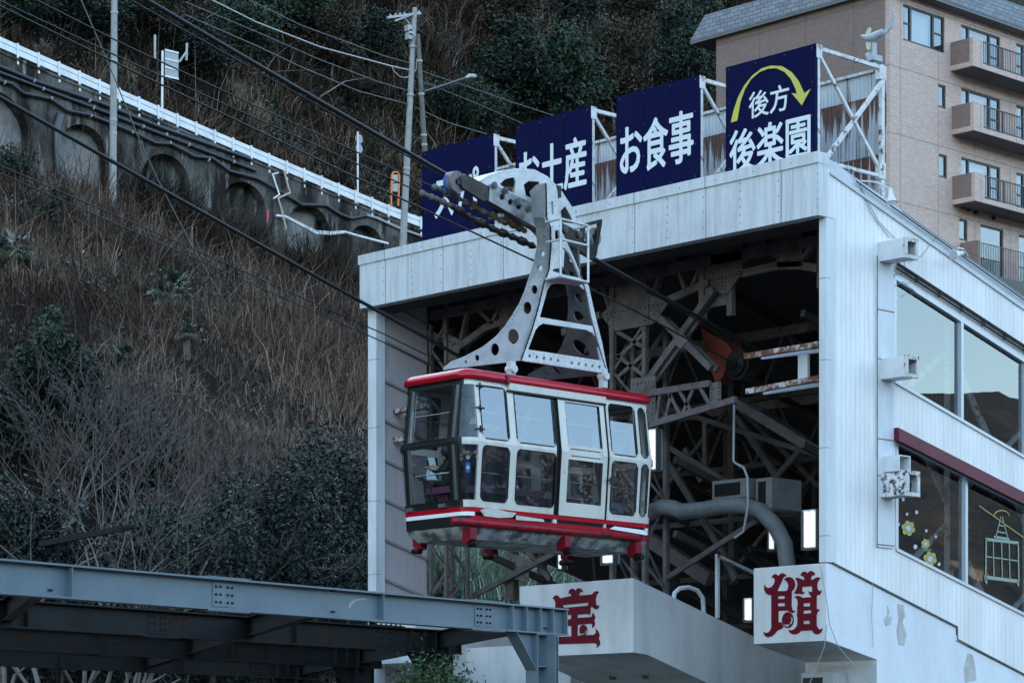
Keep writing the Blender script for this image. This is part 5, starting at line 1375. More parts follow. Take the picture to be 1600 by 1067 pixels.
outer = [(ysw[0], float(wall_base(ysw[0])) - 3)] + [(ysw[-1], float(wall_base(ysw[-1])) - 6)] + [(y, float(road_z(y)) + .12) for y in ysw[::-1]]
outer = [(y, z) for y, z in [(y, float(wall_base(y)) - 3) for y in ysw] + [(y, float(road_z(y)) + .12) for y in ysw[::-1]]]
wm = MB(); wm.plate([(WX, y, z) for y, z in outer], [[(WX, y, z) for y, z in h] for h in holes], (-.95, 0, 0)); wm.build('wall_face', M['concrete'], rw)
for k, h in enumerate(holes):
    m = MB(); m.plate([(WX - .85, y, z) for y, z in h], [], (-.08, 0, 0)); m.build('arch_infill', M['concrete_lt'] if k in (0, 1, 4) else M['concrete'], rw)
cp_ = MB()
for a, b_ in zip(ysw, ysw[1:]): cp_.bar((WX - .15, a, road_z(a) + .12), (WX - .15, b_, road_z(b_) + .12), .45, .16)
cp_.build('coping', M['concrete'], rw)
gr = thing('guard_rail', (WX - .2, 60, float(road_z(60))), 'long white roadside guard rail along the upper road above the arches', 'guard rail')
ysg = list(np.linspace(20, 150, 60)); gb = MB()
for a, b_ in zip(ysg, ysg[1:]):
    for dz, h, dx in ((-.12, .25, .02), (-.33, .14, -.02), (-.50, .22, .02)): gb.bar((WX - .1 + dx, a, guard_z(a) + dz), (WX - .1 + dx, b_, guard_z(b_) + dz), .05, h)
gb.build('beam', M['rail_white'], gr)
for n in range(0, 42):
    y = 46 + n * 1.40 + .0
    m = MB(); m.box(WX - .05, WX + .02, y - .06, y + .06, float(guard_z(y)) - 1.15, float(guard_z(y)) + .06); m.build('post', M['rail_white'], gr)
def wpipe(name, lab, pts, r, m, dx=.12, cat='pipe'):
    b = MB(); b.tube([onp(*q, 0, WX + dx) for q in pts], r, 7); return tag(b.build(name, m), lab, cat)
pipe_m = flat('blue_black_pipe', (.018, .024, .034), .35)
z1 = lambda pts: [(x / 3.557, y / 3.557) for x, y in pts]
wpipe('wall_pipe', 'dark pipe running along the top of the arched wall, uppermost of three', z1([(-60, 350), (0, 372), (190, 450), (560, 575), (880, 705), (1390, 885)]), .13, pipe_m)
wpipe('wall_pipe', 'dark pipe with bright couplings on the arched wall, second of three', z1([(-60, 380), (0, 405), (240, 495), (520, 600), (800, 710), (1050, 805), (1423, 950)]), .11, pipe_m, .16)
wpipe('wall_pipe', 'sagging dark hose hung along the arched wall below two pipes', z1([(-60, 440), (0, 450), (60, 465), (130, 520), (280, 550), (370, 615), (500, 640), (650, 700), (770, 750), (860, 795), (950, 800), (1080, 870), (1180, 880), (1270, 950), (1423, 990)]) + [(432, 296), (456, 311)], .12, pipe_m, .2)
cl = MB()
for q in z1([(190, 450), (240, 495), (520, 600), (500, 560), (640, 690), (795, 705), (945, 795), (1050, 805), (1160, 890), (505, 645), (25, 460), (285, 548), (735, 735), (925, 750), (1300, 900)]): cl.cyl(onp(q[0] - .8, q[1] - .4, 0, WX + .22), onp(q[0] + .8, q[1] + .4, 0, WX + .22), .13, 8)
tag(cl.build('pipe_coupling', M['wire_pale']), 'bright couplings clamped round the dark pipes on the arched wall', 'coupling')
z2_ = lambda pts: [(400 + x / 5.335, 200 + y / 5.335) for x, y in pts]
wpipe('wall_pipe', 'blue sagging pipe on the overgrown end of the arched wall', z2_([(300, 590), (380, 640), (580, 645), (700, 720), (790, 755), (920, 730)]), .12, pipe_m)
wpipe('wall_pipe', 'straight pale pipe beyond the blue sagging pipe, running to the utility pole', z2_([(920, 728), (1000, 750), (1200, 840), (1390, 905)]), .09, M['wire_pale'])
wpipe('wall_pipe', 'pale pipe bending across the lowest plastered arch', z2_([(165, 730), (240, 740), (500, 880), (620, 885), (750, 870), (830, 895), (1100, 965)]), .09, M['rail_white'], .3)
wpipe('wall_pipe', 'thin pale pipe doubled above the bending one on the lowest arch', z2_([(240, 732), (500, 860), (620, 868), (750, 862)]), .05, M['rail_white'], .34)
wpipe('wall_pipe', 'zigzag yellowed conduit dropping beside the lowest arch', z2_([(235, 360), (262, 470), (285, 540), (185, 585), (215, 690), (250, 840)]), .07, worn('yellowed_pvc', (.42, .38, .30), (.3, .27, .2), .6), .35)
wpipe('wall_pipe', 'thin white conduit dropping from the pipe ends above the zigzag conduit', z2_([(185, 375), (140, 385), (165, 470), (195, 555), (145, 590)]), .06, M['rail_white'], .35)
wpipe('drain_pipe', 'dark drain pipe standing between the first two arches', z1([(335, 640), (315, 700), (318, 850), (330, 1000)]), .28, pipe_m, .25)
wpipe('marker_stick', 'short pink marker stick beside the lowest arch', z2_([(100, 685), (92, 790)]), .08, flat('pink_marker', (.45, .05, .10), .5), .4, 'marker')

XP = -92.0
PQ = lambda px, py, x=XP: onp(px, py, 0, x)
def pole(name, lab, a, b_, r0, r1, m, cat, x=XP):
    t = thing(name, tuple(PQ(*b_, x)), lab, cat); A_, B_ = PQ(*a, x), PQ(*b_, x); d = (A_ - B_) / np.linalg.norm(A_ - B_)
    g_ = MB(); g_.tube([B_ - d * 5, B_ * .5 + A_ * .5, A_], [r0, (r0 + r1) / 2, r1], 14); g_.build('shaft', m, t)
    bd = MB()
    for f in (.3, .36, .62, .83): c = B_ + (A_ - B_) * f; bd.cyl(c - d * .06, c + d * .06, r0 * .99, 12)
    bd.build('steel_band', M['wire_pale'], t); return t
pole('utility_pole', 'plain pale concrete pole in front of the arched wall', (179, -40), (176, 315), .22, .17, M['pole'], 'pole')
pb = pole('utility_pole', 'pale concrete utility pole with a crossarm beside the first navy sign', (648, 13), (630, 372), .24, .15, M['pole'], 'pole')
m = MB(); m.bar(PQ(605, 28), PQ(657, 21), .14, .14); m.bar(PQ(617, 33), PQ(641, 24), .1, .1); m.bar(PQ(632, 28), PQ(643, 42), .07, .05)
m.build('crossarm', M['wire_pale'], pb)
m = MB()
for q in ((610, 27), (618, 25.5), (625, 24.5), (632, 23.5), (654, 21)): m.tube([PQ(q[0], q[1] - 1), PQ(q[0], q[1] - 4)], .06, 7)
for q in ((638, 45), (640, 52), (639, 58)): m.box(*sum(([PQ(*q)[i] - .18, PQ(*q)[i] + .18] for i in range(3)), []))
m.build('insulator', M['wire_pale'], pb)
m = MB(); m.tube([PQ(*q) for q in ((612, 104), (616, 112), (624, 120), (634, 122), (645, 117), (650, 108), (651, 92))], .035, 6); m.build('drip_loop', M['wire_pale'], pb)
pole('utility_pole', 'leaning dark prop pole ending behind the first navy sign', (653, 54), (667, 300), .2, .13, M['pole_dk'], 'pole', -91.6)
sl_ = thing('street_lamp', tuple(PQ(663, 142, -91.4)), 'street lamp on a long grey arm above the first navy sign', 'street lamp')
m = MB(); m.tube([PQ(663, 143, -91.4), PQ(695, 133, -91.4), PQ(730, 121, -91.4)], .06, 8); m.build('arm', M['wire'], sl_)
m = MB(); m.tube([PQ(727, 122, -91.4), PQ(734, 119, -91.4), PQ(742, 119.5, -91.4), PQ(744, 121, -91.4)], [.07, .14, .13, .05], 10); m.build('lamp_head', M['wire_pale'], sl_)
def wire(lab, pts, r, m='wire', x=XP): return rope('power_line', lab, 'wire', [PQ(*q, x) for q in pts], r, M[m], n=5)
wire('topmost power line reaching the crossarm pole from the upper left', [(300, -42), (400, 6), (470, 40), (541, 66), (600, 88), (640, 99)], .035)
wire('thick pale power line ending in a drip loop at the crossarm pole', [(290, -20), (400, 35), (500, 74), (612, 104), (640, 110)], .05, 'wire_pale')
wire('dark power line below the pale one, reaching the crossarm pole', [(290, 4), (400, 50), (500, 94), (590, 128), (640, 143)], .035)
wire('dark power line reaching the pole near its lower bands', [(290, 24), (400, 72), (470, 105), (560, 143), (640, 164)], .04)
wire('power line running from the prop pole behind the second navy sign', [(660, 112), (734, 137), (800, 160), (880, 186)], .03)
wire('faint power line under the other one behind the navy signs', [(660, 128), (740, 160), (820, 195)], .025)
wire('low power line passing behind the first navy sign top', [(648, 168), (700, 192), (760, 210)], .035)
wire('loose guy wire hanging across the dry slope', [(122, -10), (150, 55), (180, 125), (214, 210), (247, 282), (300, 385), (350, 470), (420, 560), (500, 640)], .03, 'wire', -70.)
XS = WX - .9
sp_ = thing('road_sign', tuple(onp(254, 186, 0, XS)), 'back of a grey rectangular road sign behind the guard rail', 'road sign')
m = MB(); m.tube([onp(254, 80, 0, XS), onp(253, 190, 0, XS)], .07, 8); m.build('post', M['rail_white'], sp_)
a, b_ = onp(257, 121, 0, XS), onp(278, 82, 0, XS); m = MB(); m.box(XS + .02, XS + .05, a[1], b_[1], a[2], b_[2]); m.build('panel', M['wire_pale'], sp_)
m = MB()
for f in (.04, .35, .65, .96): z = a[2] + (b_[2] - a[2]) * f; m.box(XS + .05, XS + .09, a[1], b_[1], z - .05, z + .05)
m.build('stiffener', M['rail_white'], sp_)
ms = thing('round_sign', tuple(onp(559, 330, 0, XS)), 'back of two grey round signs on one white post by the guard rail', 'road sign')
m = MB(); m.tube([onp(559, 206, 0, XS), onp(559, 335, 0, XS)], .06, 8); m.build('post', M['rail_white'], ms)
for py, r in ((217, .31), (232, .30)):
    c = onp(562, py, 0, XS + .0); m = MB(); m.cyl(c + np.array([-.08, 0, 0]), c + np.array([-.05, 0, 0]), r, 22); m.build('disc', M['wire_pale'], ms)
bt_ = thing('bus_stop_sign', tuple(onp(617, 322, 0, XS)), 'orange framed sign stand with a pale panel behind the guard rail', 'sign stand')
m = MB(); m.tube([onp(*q, 0, XS) for q in ((611, 322), (612, 275), (614, 270), (618, 269), (622, 270), (624, 275), (622, 322))], .06, 8); m.build('frame', flat('orange_tube', (.62, .17, .03), .5), bt_)
m = MB(); m.plate([onp(*q, 0, XS) for q in ((613, 273), (622, 273), (622, 285), (613, 285))], [], (.02, 0, 0)); m.plate([onp(*q, 0, XS) for q in ((613, 287), (622, 287), (621.5, 300), (613, 299))], [], (.02, 0, 0)); m.build('panel', worn('faded_panel', (.35, .36, .28), (.2, .3, .33), .6, scale=4), bt_)
for q0, q1, lab in (((242, 55), (242, 92), 'short grey post on the slope above the rectangular road sign'), ((292, 68), (291, 95), 'short broken post with a brace on the slope beside the road sign')):
    g_ = MB(); g_.tube([onp(*q0, 0, -104), onp(*q1, 0, -104)], .08, 7)
    if q0[0] > 280: g_.tube([onp(291, 82, 0, -104), onp(280, 97, 0, -104)], .07, 6)
    tag(g_.build('slope_post', M['wire_pale']), lab, 'post')

# ------------------------------------------------------------------ apartment building
AX, AY = -42.5, 56.8
def tile_mat(name, c):
    t = NT(name); b = t.n('TexBrick'); b.inputs['Scale'].default_value = 1.; b.inputs['Mortar Size'].default_value = .012; b.inputs['Brick Width'].default_value = .24; b.inputs['Row Height'].default_value = .08
    xyz = t.sep(); cx = t.n('CombineXYZ'); t.l(t.math('ADD', xyz[0], xyz[1]), cx.inputs[0]); t.l(xyz[2], cx.inputs[1]); t.l(cx.outputs[0], b.inputs['Vector'])
    b.inputs['Color1'].default_value = (*c, 1); b.inputs['Color2'].default_value = (*[x * .78 for x in c], 1); b.inputs['Mortar'].default_value = (*[x * .55 for x in c], 1)
    k = t.mix(t.math('MULTIPLY', t.bw(t.noise(2.6, 4, .6, sc=(1, 1, 3)), .3, .7), .35), b.outputs['Color'], tuple(x * .6 for x in c))
    u = t.math('FRACT', t.math('DIVIDE', t.math('ADD', t.math('ADD', xyz[0], xyz[1]), 200.), 2.75)); j = t.bw(t.math('ABSOLUTE', t.math('SUBTRACT', u, .5)), .488, .496)
    v = t.math('FRACT', t.math('DIVIDE', xyz[2], 2.95)); j2 = t.bw(t.math('ABSOLUTE', t.math('SUBTRACT', v, .5)), .488, .496)
    k = t.mix(t.math('MULTIPLY', t.math('MAXIMUM', j, j2), .5), k, (.06, .05, .045))
    t.color(k).set(rough=.75).bump(t.noise(6, 4, .7), .6, .03); return t.m
M['tile'] = tile_mat('beige_wall_tile', (.62, .455, .385))
M['tile_dk'] = tile_mat('darker_wall_tile', (.26, .18, .155))  # darker tone of the beige tile, used on end walls
M['sash'] = flat('dark_window_sash', (.02, .024, .028), .4, .3)
M['curtain'] = flat('white_curtain', (.55, .58, .60), .8)
M['apt_soffit'] = flat('balcony_soffit', (.14, .14, .14), .8)
def slate():
    t = NT('grey_roof_slate'); xyz = t.sep(); b = t.n('TexBrick'); b.inputs['Brick Width'].default_value = .45; b.inputs['Row Height'].default_value = .22; b.inputs['Mortar Size'].default_value = .02; b.inputs['Scale'].default_value = 1.
    cx = t.n('CombineXYZ'); t.l(t.math('ADD', xyz[0], xyz[1]), cx.inputs[0]); t.l(xyz[2], cx.inputs[1]); t.l(cx.outputs[0], b.inputs['Vector'])
    b.inputs['Color1'].default_value = (.15, .165, .185, 1); b.inputs['Color2'].default_value = (.09, .10, .115, 1); b.inputs['Mortar'].default_value = (.03, .032, .036, 1)
    t.color(b.outputs['Color']).set(rough=.6); return t.m
M['slate'] = slate()
ov = 1.05; xe, ye = AX + .6, AY - .3; ez0 = float(onp(1473, 0, 0, xe)[2]); ZTOP = ez0 - .125
ap = thing('apartment_building', (AX - 4, AY + 15, 0), 'beige tiled apartment block with dark-ended balconies and a grey slate eave', 'building')
xl = float(onp(1119, 120, 1, AY)[0]); yb_ = AY + 45
openings = []
def rectyz(x0, yt0, x1, yb0):                # photo pixels of top left and bottom right -> y, z range on the balcony side
    a, b_ = onp(x0, yt0, 0, AX), onp(x1, yb0, 0, AX); return a[1], b_[1], b_[2], a[2]
wins = [(rectyz(1411, 6, 1476, 84), 3), (rectyz(1466, 131, 1478, 171), 1), (rectyz(1467, 240, 1480, 280), 1), (rectyz(1499, 341, 1512, 378), 1)]
fl_y0 = [(38, 58, 103), (137, 157.7, 202), (245, 267, 311)]
for ty, pt_, pb2 in fl_y0:
    zc = onp(1502, ty, 0, AX)[2]; y0 = onp(1502, ty, 0, AX)[1]; y1 = onp(1563, ty + 22, 0, AX)[1]; zb3 = onp(1486, pb2 + 8, 0, AX)[2] + .25
    wins.append(((y0, y1, zb3, zc), 3)); y2 = onp(1588, ty + 33, 0, AX)[1]; wins.append(((y2, y2 + 3.2, zb3, zc), 3))
a = onp(1532, 350, 0, AX); wins.append(((a[1], onp(1568, 360, 0, AX)[1], a[2] - 2.6, a[2]), 1)); a = onp(1592, 366, 0, AX); wins.append(((a[1], a[1] + 2.4, a[2] - 2.5, a[2]), 2))
body_o = [(AY, 0), (yb_, 0), (yb_, ZTOP), (AY, ZTOP)]
wm = MB(); wm.plate([(AX, y, z) for y, z in body_o], [[(AX, y0, z0), (AX, y1, z0), (AX, y1, z1_), (AX, y0, z1_)] for (y0, y1, z0, z1_), _ in wins], (-.25, 0, 0))
apw = wm.build('wall', M['tile'], ap)
wm = MB(); wm.box(xl, AX - .252, AY, AY + .3, 0, ZTOP); wm.box(xl, xl + .3, AY + .3, yb_, 0, ZTOP); wm.build('darker_end_wall', M['tile_dk'], ap)
ir = MB(); ir.box(AX - 4.2, AX - 4.0, AY + .4, yb_, 0, ZTOP); 
for z in np.arange(3.2, ZTOP, 2.95): ir.box(AX - 4.0, AX - .3, AY + .4, yb_, z - .1, z + .1)
ir.build('interior', flat('room_wall', (.3, .29, .27), .8), ap)
for (y0, y1, z0, z1_), n in wins:
    m = MB(); xf = AX - .10; s_ = .055
    m.box(xf - .05, xf + .05, y0, y0 + s_, z0, z1_); m.box(xf - .05, xf + .05, y1 - s_ * 1.6, y1, z0, z1_); m.box(xf - .05, xf + .05, y0 + s_, y1 - s_ * 1.6, z0, z0 + s_ * 1.8); m.box(xf - .05, xf + .05, y0 + s_, y1 - s_ * 1.6, z1_ - s_ * 1.4, z1_)
    cuts = [y0, y0 + (y1 - y0) * .2, y0 + (y1 - y0) * .74, y1] if n == 3 else [y0 + (y1 - y0) * k / n for k in range(n + 1)]
    for c in cuts[1:-1]: m.box(xf - .04, xf + .06, c - .06, c + .06, z0 + .05, z1_ - .05)
    if (z1_ - z0) < 2.4 and n == 3:
        for a_, b2 in ((cuts[0], cuts[1]), (cuts[2], cuts[3])): m.box(xf - .03, xf + .04, a_ + .05, b2 - .05, (z0 + z1_) / 2 - .03, (z0 + z1_) / 2 + .03)
    wf = m.build('window', M['sash'], ap)
    g_ = MB(); g_.add([(xf, y0 + .05, z0 + .05), (xf, y1 - .05, z0 + .05), (xf, y1 - .05, z1_ - .05), (xf, y0 + .05, z1_ - .05)], [(0, 1, 2, 3)]); g_.build('pane', M['glass_apt'], wf)
    if n == 3:
        g_ = MB(); nn = 26; pts = [(AX - .34 + .05 * math.sin(k * 2.1), cuts[1] + (cuts[2] - cuts[1]) * k / nn) for k in range(nn + 1)]
        g_.add([(x, y, z0 + .05) for x, y in pts] + [(x, y, z1_ - .1) for x, y in pts], [(k, k + 1, nn + 2 + k, nn + 1 + k) for k in range(nn)]); g_.build('curtain', M['curtain'], wf)
BD = None
for ty, pt_, pb2 in fl_y0:
    a = onp(1485 + (ty > 100) * 2 + (ty > 200), pt_ + 9, 0, AX); y0 = a[1]; zt3 = a[2]
    d_ = 0.
    for k in range(300):
        if proj((AX + k * .01, y0, zt3))[0] >= 1520 + (ty > 100) + 2 * (ty > 200): d_ = k * .01; break
    zb3 = zt3 - 44.5 / F * proj((AX + d_, y0, zt3 - .6))[0] * 0 - 1.28
    ybal = yb_ - .5
    m = MB(); m.box(AX + .002, AX + d_, y0, ybal, zb3 - .0, zb3 + .22)
    bal = m.build('balcony', M['tile'], ap)
    m = MB(); m.box(AX + .004, AX + d_ - .002, y0 + .1, ybal - .1, zb3 - .012, zb3 - .002); m.build('soffit', M['apt_soffit'], bal)
    m = MB(); m.box(AX + .002, AX + d_ - .18, y0, y0 + .18, zb3 + .22, zt3); m.build('end_wall', M['tile_dk'], bal)
    m = MB(); m.box(AX + d_ - .18, AX + d_, y0, y0 + .75, zb3 + .22, zt3); m.build('corner_parapet', M['tile'], bal)
    m = MB(); xr = AX + d_ - .09
    m.box(xr - .03, xr + .03, y0 + .76, ybal, zt3 - .05, zt3 - .0); m.box(xr - .02, xr + .02, y0 + .76, ybal, zb3 + .30, zb3 + .34)
    for k in range(int((ybal - y0 - .8) / .13)):
        y = y0 + .8 + k * .13; r = .03 if k % 12 == 0 else .011; m.box(xr - r, xr + r, y - r, y + r, zb3 + .22, zt3 - .05)
    m.build('railing', M['sash'], bal)
# lowest visible balcony: a short end wall and railing
a = onp(1500, 380, 0, AX); m = MB(); m.box(AX + .002, AX + 1.0, a[1], a[1] + .18, a[2] - 3, a[2]); m.build('end_wall', M['tile_dk'], ap)
a = onp(1534, 379, 0, AX + .9); m = MB(); xr = AX + .9; m.box(xr - .02, xr + .02, a[1], a[1] + 14, a[2] - .03, a[2])
for k in range(100): m.box(xr - .011, xr + .011, a[1] + k * .13 - .011, a[1] + k * .13 + .011, a[2] - 1.4, a[2] - .03)
m.box(xr - .15, xr + .15, a[1] - .3, a[1] + 14, a[2] - 2.2, a[2] - 1.4); m.build('railing', M['sash'], ap)
vt = MB()
for q in ((1504, 324), (1512, 327), (1523, 332), (1551, 341)): c = onp(*q, 0, AX); vt.cyl(c, c + np.array([.12, 0, 0]), .1, 10)
vt.build('wall_vent', M['sash'], ap)
# slate mansard eave
m = MB()
e1 = ez0 + 1.25; ins = .5
xo = xl - 1.4
P4 = lambda x, y, z: (x, y, z)
m.add([P4(xo, ye, ez0), P4(xe, ye, ez0), P4(xe - ins, ye + ins, e1), P4(xo + ins, ye + ins, e1)], [(0, 1, 2, 3)])
m.add([P4(xe, ye, ez0), P4(xe, yb_ + ov, ez0), P4(xe - ins, yb_ + ov - ins, e1), P4(xe - ins, ye + ins, e1)], [(0, 1, 2, 3)])
m.add([P4(xo, ye, ez0), P4(xo, yb_ + ov, ez0), P4(xo + ins, yb_ + ov, e1), P4(xo + ins, ye + ins, e1)], [(0, 1, 2, 3)])
m.add([P4(xo + ins, ye + ins, e1), P4(xe - ins, ye + ins, e1), P4(xe - ins, yb_, e1), P4(xo + ins, yb_, e1)], [(0, 1, 2, 3)])
m.build('roof', M['slate'], ap)
m = MB(); m.box(xo + .02, xe - .02, ye + .02, yb_, ez0 - .12, ez0 - .005); m.build('eave_soffit', M['apt_soffit'], ap)
# ------------------------------------------------------------------ vegetation
def hit(px, py, y0=45., y1=420.):            # where a sight line first meets the hillside
    r = ray(px, py); t = np.arange(y0, y1, .5); Pn = CAM[None] + t[:, None] * r[None]
    g = Pn[:, 2] - hill_z(Pn[:, 0], Pn[:, 1]); k = np.argmax(g < 0)
    return Pn[k], t[k]
def projv(Pn):
    d = Pn - CAM; Y = -SN * d[:, 0] + CS * d[:, 1]
    return 800 + F * (CS * d[:, 0] + SN * d[:, 1]) / Y, HORIZON - F * d[:, 2] / Y, Y
def blades(P0, L, lean, W, rng, curl=.5):
    """two-segment tapering stems rooted at P0"""
    n = len(P0); az = rng.uniform(0, 2 * np.pi, n); tilt = np.abs(rng.normal(0, lean, n))
    d = np.stack([np.sin(tilt) * np.cos(az), np.sin(tilt) * np.sin(az), np.cos(tilt)], -1)
    d2 = d + np.stack([np.cos(az), np.sin(az), -rng.uniform(.2, 1., n)], -1) * curl * rng.uniform(0, 1, n)[:, None]; d2 /= np.linalg.norm(d2, axis=1)[:, None]
    s_ = rng.uniform(0, 2 * np.pi, n); wv = np.stack([np.cos(s_), np.sin(s_), rng.uniform(-.4, .4, n)], -1) * (W * .5)[:, None]
    m = P0 + d * (L * .55)[:, None]; e = m + d2 * (L * .5)[:, None]
    V = np.stack([P0 - wv, P0 + wv, m + wv * .8, m - wv * .8, e], 1).reshape(-1, 3); b = np.arange(n) * 5
    q = np.stack([b, b + 1, b + 2, b + 3], -1); t = np.stack([b + 3, b + 2, b + 4], -1)
    fl_ = np.concatenate([q.ravel(), t.ravel()]); st_ = np.concatenate([np.arange(n) * 4, 4 * n + np.arange(n) * 3])
    return V, fl_, st_
def scatter(n, xr, yr, rng, px_ok):
    out = []
    while sum(len(o) for o in out) < n:
        x = rng.uniform(*xr, n); y = rng.uniform(*yr, n); z = hill_z(x, y); Pn = np.stack([x, y, z], -1); px, py, Y = projv(Pn)
        keep = px_ok(px, py, Y) & (rng.random(n) < np.clip((70 / Y) ** -.7 * .55, 0, 1))
        out.append(Pn[keep])
        if len(out) > 40: break
    return np.concatenate(out)[:n]
dry = attr_mat('dry_stems', [(0., (.008, .005, .004)), (.25, (.024, .015, .011)), (.5, (.072, .046, .033)), (.72, (.13, .088, .066)), (.9, (.25, .187, .145)), (1., (.02, .03, .014))], .85, .15)
rngb = np.random.default_rng(11)
tanp, _ = hit(505, 640)
def brush(name, n, xr, yr, ok, lab, Lr, Wr, lean, bias=0., green=.05):
    P0 = scatter(n, xr, yr, rngb, ok)
    c = vnoise(P0[:, 0], P0[:, 1], 31, 4, 7.); c2 = vnoise(P0[:, 0], P0[:, 1], 77, 3, 2.6); c3 = vnoise(P0[:, 0], P0[:, 1], 55, 3, 4.)
    keep = rngb.random(len(P0)) < np.clip((c3 - .30) * 4, .4, 1); P0, c, c2 = P0[keep], c[keep], c2[keep]
    L = rngb.uniform(*Lr, len(P0)) * np.clip(c2 * 2.6 - .45, .25, 1.6); Yd = projv(P0)[2]; W = rngb.uniform(*Wr, len(P0)) * Yd / 105.; L = L * np.clip(Yd / 95., .6, 1.2)
    V, f, s_ = blades(P0, L, lean, W, rngb, 1.)
    tan_ = .14 * np.exp(-((P0[:, 0] - tanp[0]) ** 2 + (P0[:, 1] - tanp[1]) ** 2) / 260.)
    cb = vnoise(P0[:, 0], P0[:, 1], 131, 2, 16.)
    t = np.clip(.27 + 1.3 * (c - .5) + .7 * (cb - .5) + rngb.normal(0, .23, len(P0)) + bias + tan_, 0, .93); t[rngb.random(len(P0)) < green] = 1.
    o = mesh_np(name, V, f, s_, dry, attr=np.concatenate([t, t])); return tag(o, lab, 'undergrowth', kind='stuff')
brush('dry_undergrowth', 270000, (-97, -16), (-25, 112), lambda px, py, Y: (px > -30) & (px < 1150) & (py > 200), 'brown dry brush and withered grass covering the slope below the arched wall', (.4, 1.3), (.02, .05), 1.0)
brush('dry_undergrowth', 200000, (-200, -103.7), (20, 215), lambda px, py, Y: (px > -30) & (px < 1180) & (py > -60), 'brown withered scrub and vines on the steep bank above the road', (.5, 1.9), (.03, .07), 1.1, -.04, .10)
brush('wall_foot_scrub', 16000, (-97.4, -94.), (20, 105), lambda px, py, Y: (px > 205) & (px < 700), 'tall brown scrub and dead vines along the foot of the arched wall', (1.2, 3.2), (.025, .06), .45, -.02, .08)
brush('fallen_stems', 26000, (-97, -16), (-25, 112), lambda px, py, Y: (px > -30) & (px < 700) & (py > 200), 'long fallen pale stems tangled over the dry slope below the arched wall', (1.2, 3.4), (.018, .035), 1.5, .06, 0.)
brush('hanging_vines', 22000, (-200, -103.7), (20, 215), lambda px, py, Y: (px > -30) & (px < 1180) & (py > -60), 'long withered vines tangled over the bank above the road', (1.6, 4.5), (.03, .05), 1.5, .12, 0.)
# pale grass tufts and green shrubs scattered through the brush
def leaves(C_, L, W, rng, droop=0., up=.0):
    n = len(C_); a = rng.normal(size=(n, 3)); a[:, 2] -= droop; a /= np.linalg.norm(a, axis=1)[:, None]
    q = rng.normal(size=(n, 3)); q[:, 2] += up; b = np.cross(a, q); b /= np.linalg.norm(b, axis=1)[:, None]
    nn = np.cross(a, b)
    a = a * (L * .5)[:, None]; b = b * (W * .5)[:, None]
    V = np.stack([C_ - a, C_ + b * 1. - a * .1 + nn * (W * .12)[:, None], C_ + a, C_ - b - a * .1 + nn * (W * .12)[:, None]], 1).reshape(-1, 3)
    return V, np.arange(4 * n), np.arange(n) * 4
green = attr_mat('evergreen_leaves', [(0., (.004, .009, .007)), (.35, (.009, .019, .013)), (.65, (.017, .036, .02)), (.85, (.034, .06, .032)), (1., (.10, .055, .03))], .5, .22)
green2 = attr_mat('glossy_shrub_leaves', [(0., (.004, .009, .008)), (.35, (.009, .021, .018)), (.65, (.016, .035, .026)), (.88, (.035, .065, .04)), (1., (.11, .05, .03))], .46, .25)
green_l = attr_mat('creeper_leaves', [(0., (.005, .012, .009)), (.5, (.012, .028, .018)), (.85, (.03, .055, .032)), (1., (.05, .08, .045))], .5, .3)
def litter(name, n, xr, yr, ok, lab, Lr, m, up):
    P0 = scatter(n, xr, yr, rngb, ok); P0 = P0 + np.array([0, 0, 1.]) * rngb.uniform(0, up, len(P0))[:, None]
    c = vnoise(P0[:, 0], P0[:, 1], 91, 3, 6.); P0 = P0[rngb.random(len(P0)) < np.clip((c - .42) * 6, .05, 1)]
    V, f, s_ = leaves(P0, rngb.uniform(*Lr, len(P0)), rngb.uniform(*Lr, len(P0)) * .6, rngb)
    return tag(mesh_np(name, V, f, s_, m, attr=np.clip(rngb.normal(.5, .25, len(P0)), 0, 1)), lab, 'leaves', kind='stuff')
dead = attr_mat('dead_leaves', [(0., (.03, .02, .015)), (.5, (.10, .07, .05)), (.8, (.2, .15, .115)), (1., (.34, .29, .25))], .7, .2)
litter('dead_leaves', 26000, (-200, -103.7), (20, 215), lambda px, py, Y: (px > -30) & (px < 1180) & (py > -60), 'pale dead leaves caught in the scrub on the bank above the road', (.14, .32), dead, .9)
litter('dead_leaves', 22000, (-97, -16), (-25, 112), lambda px, py, Y: (px > -30) & (px < 1150) & (py > 200), 'pale dead leaves scattered through the dry slope below the arched wall', (.08, .2), dead, .6)
litter('ground_ivy', 60000, (-97, -16), (-25, 112), lambda px, py, Y: (px > -30) & (px < 1150) & (py > 200), 'dark green ivy patches creeping over the dry slope', (.12, .26), green_l, .5)
litter('ground_ivy', 60000, (-200, -103.7), (20, 215), lambda px, py, Y: (px > -30) & (px < 1180) & (py > -60), 'dark green creeper patches on the bank above the road', (.2, .42), green_l, 1.0)
bark = worn('grey_bark', (.11, .095, .085), (.06, .05, .045), .9, scale=6)
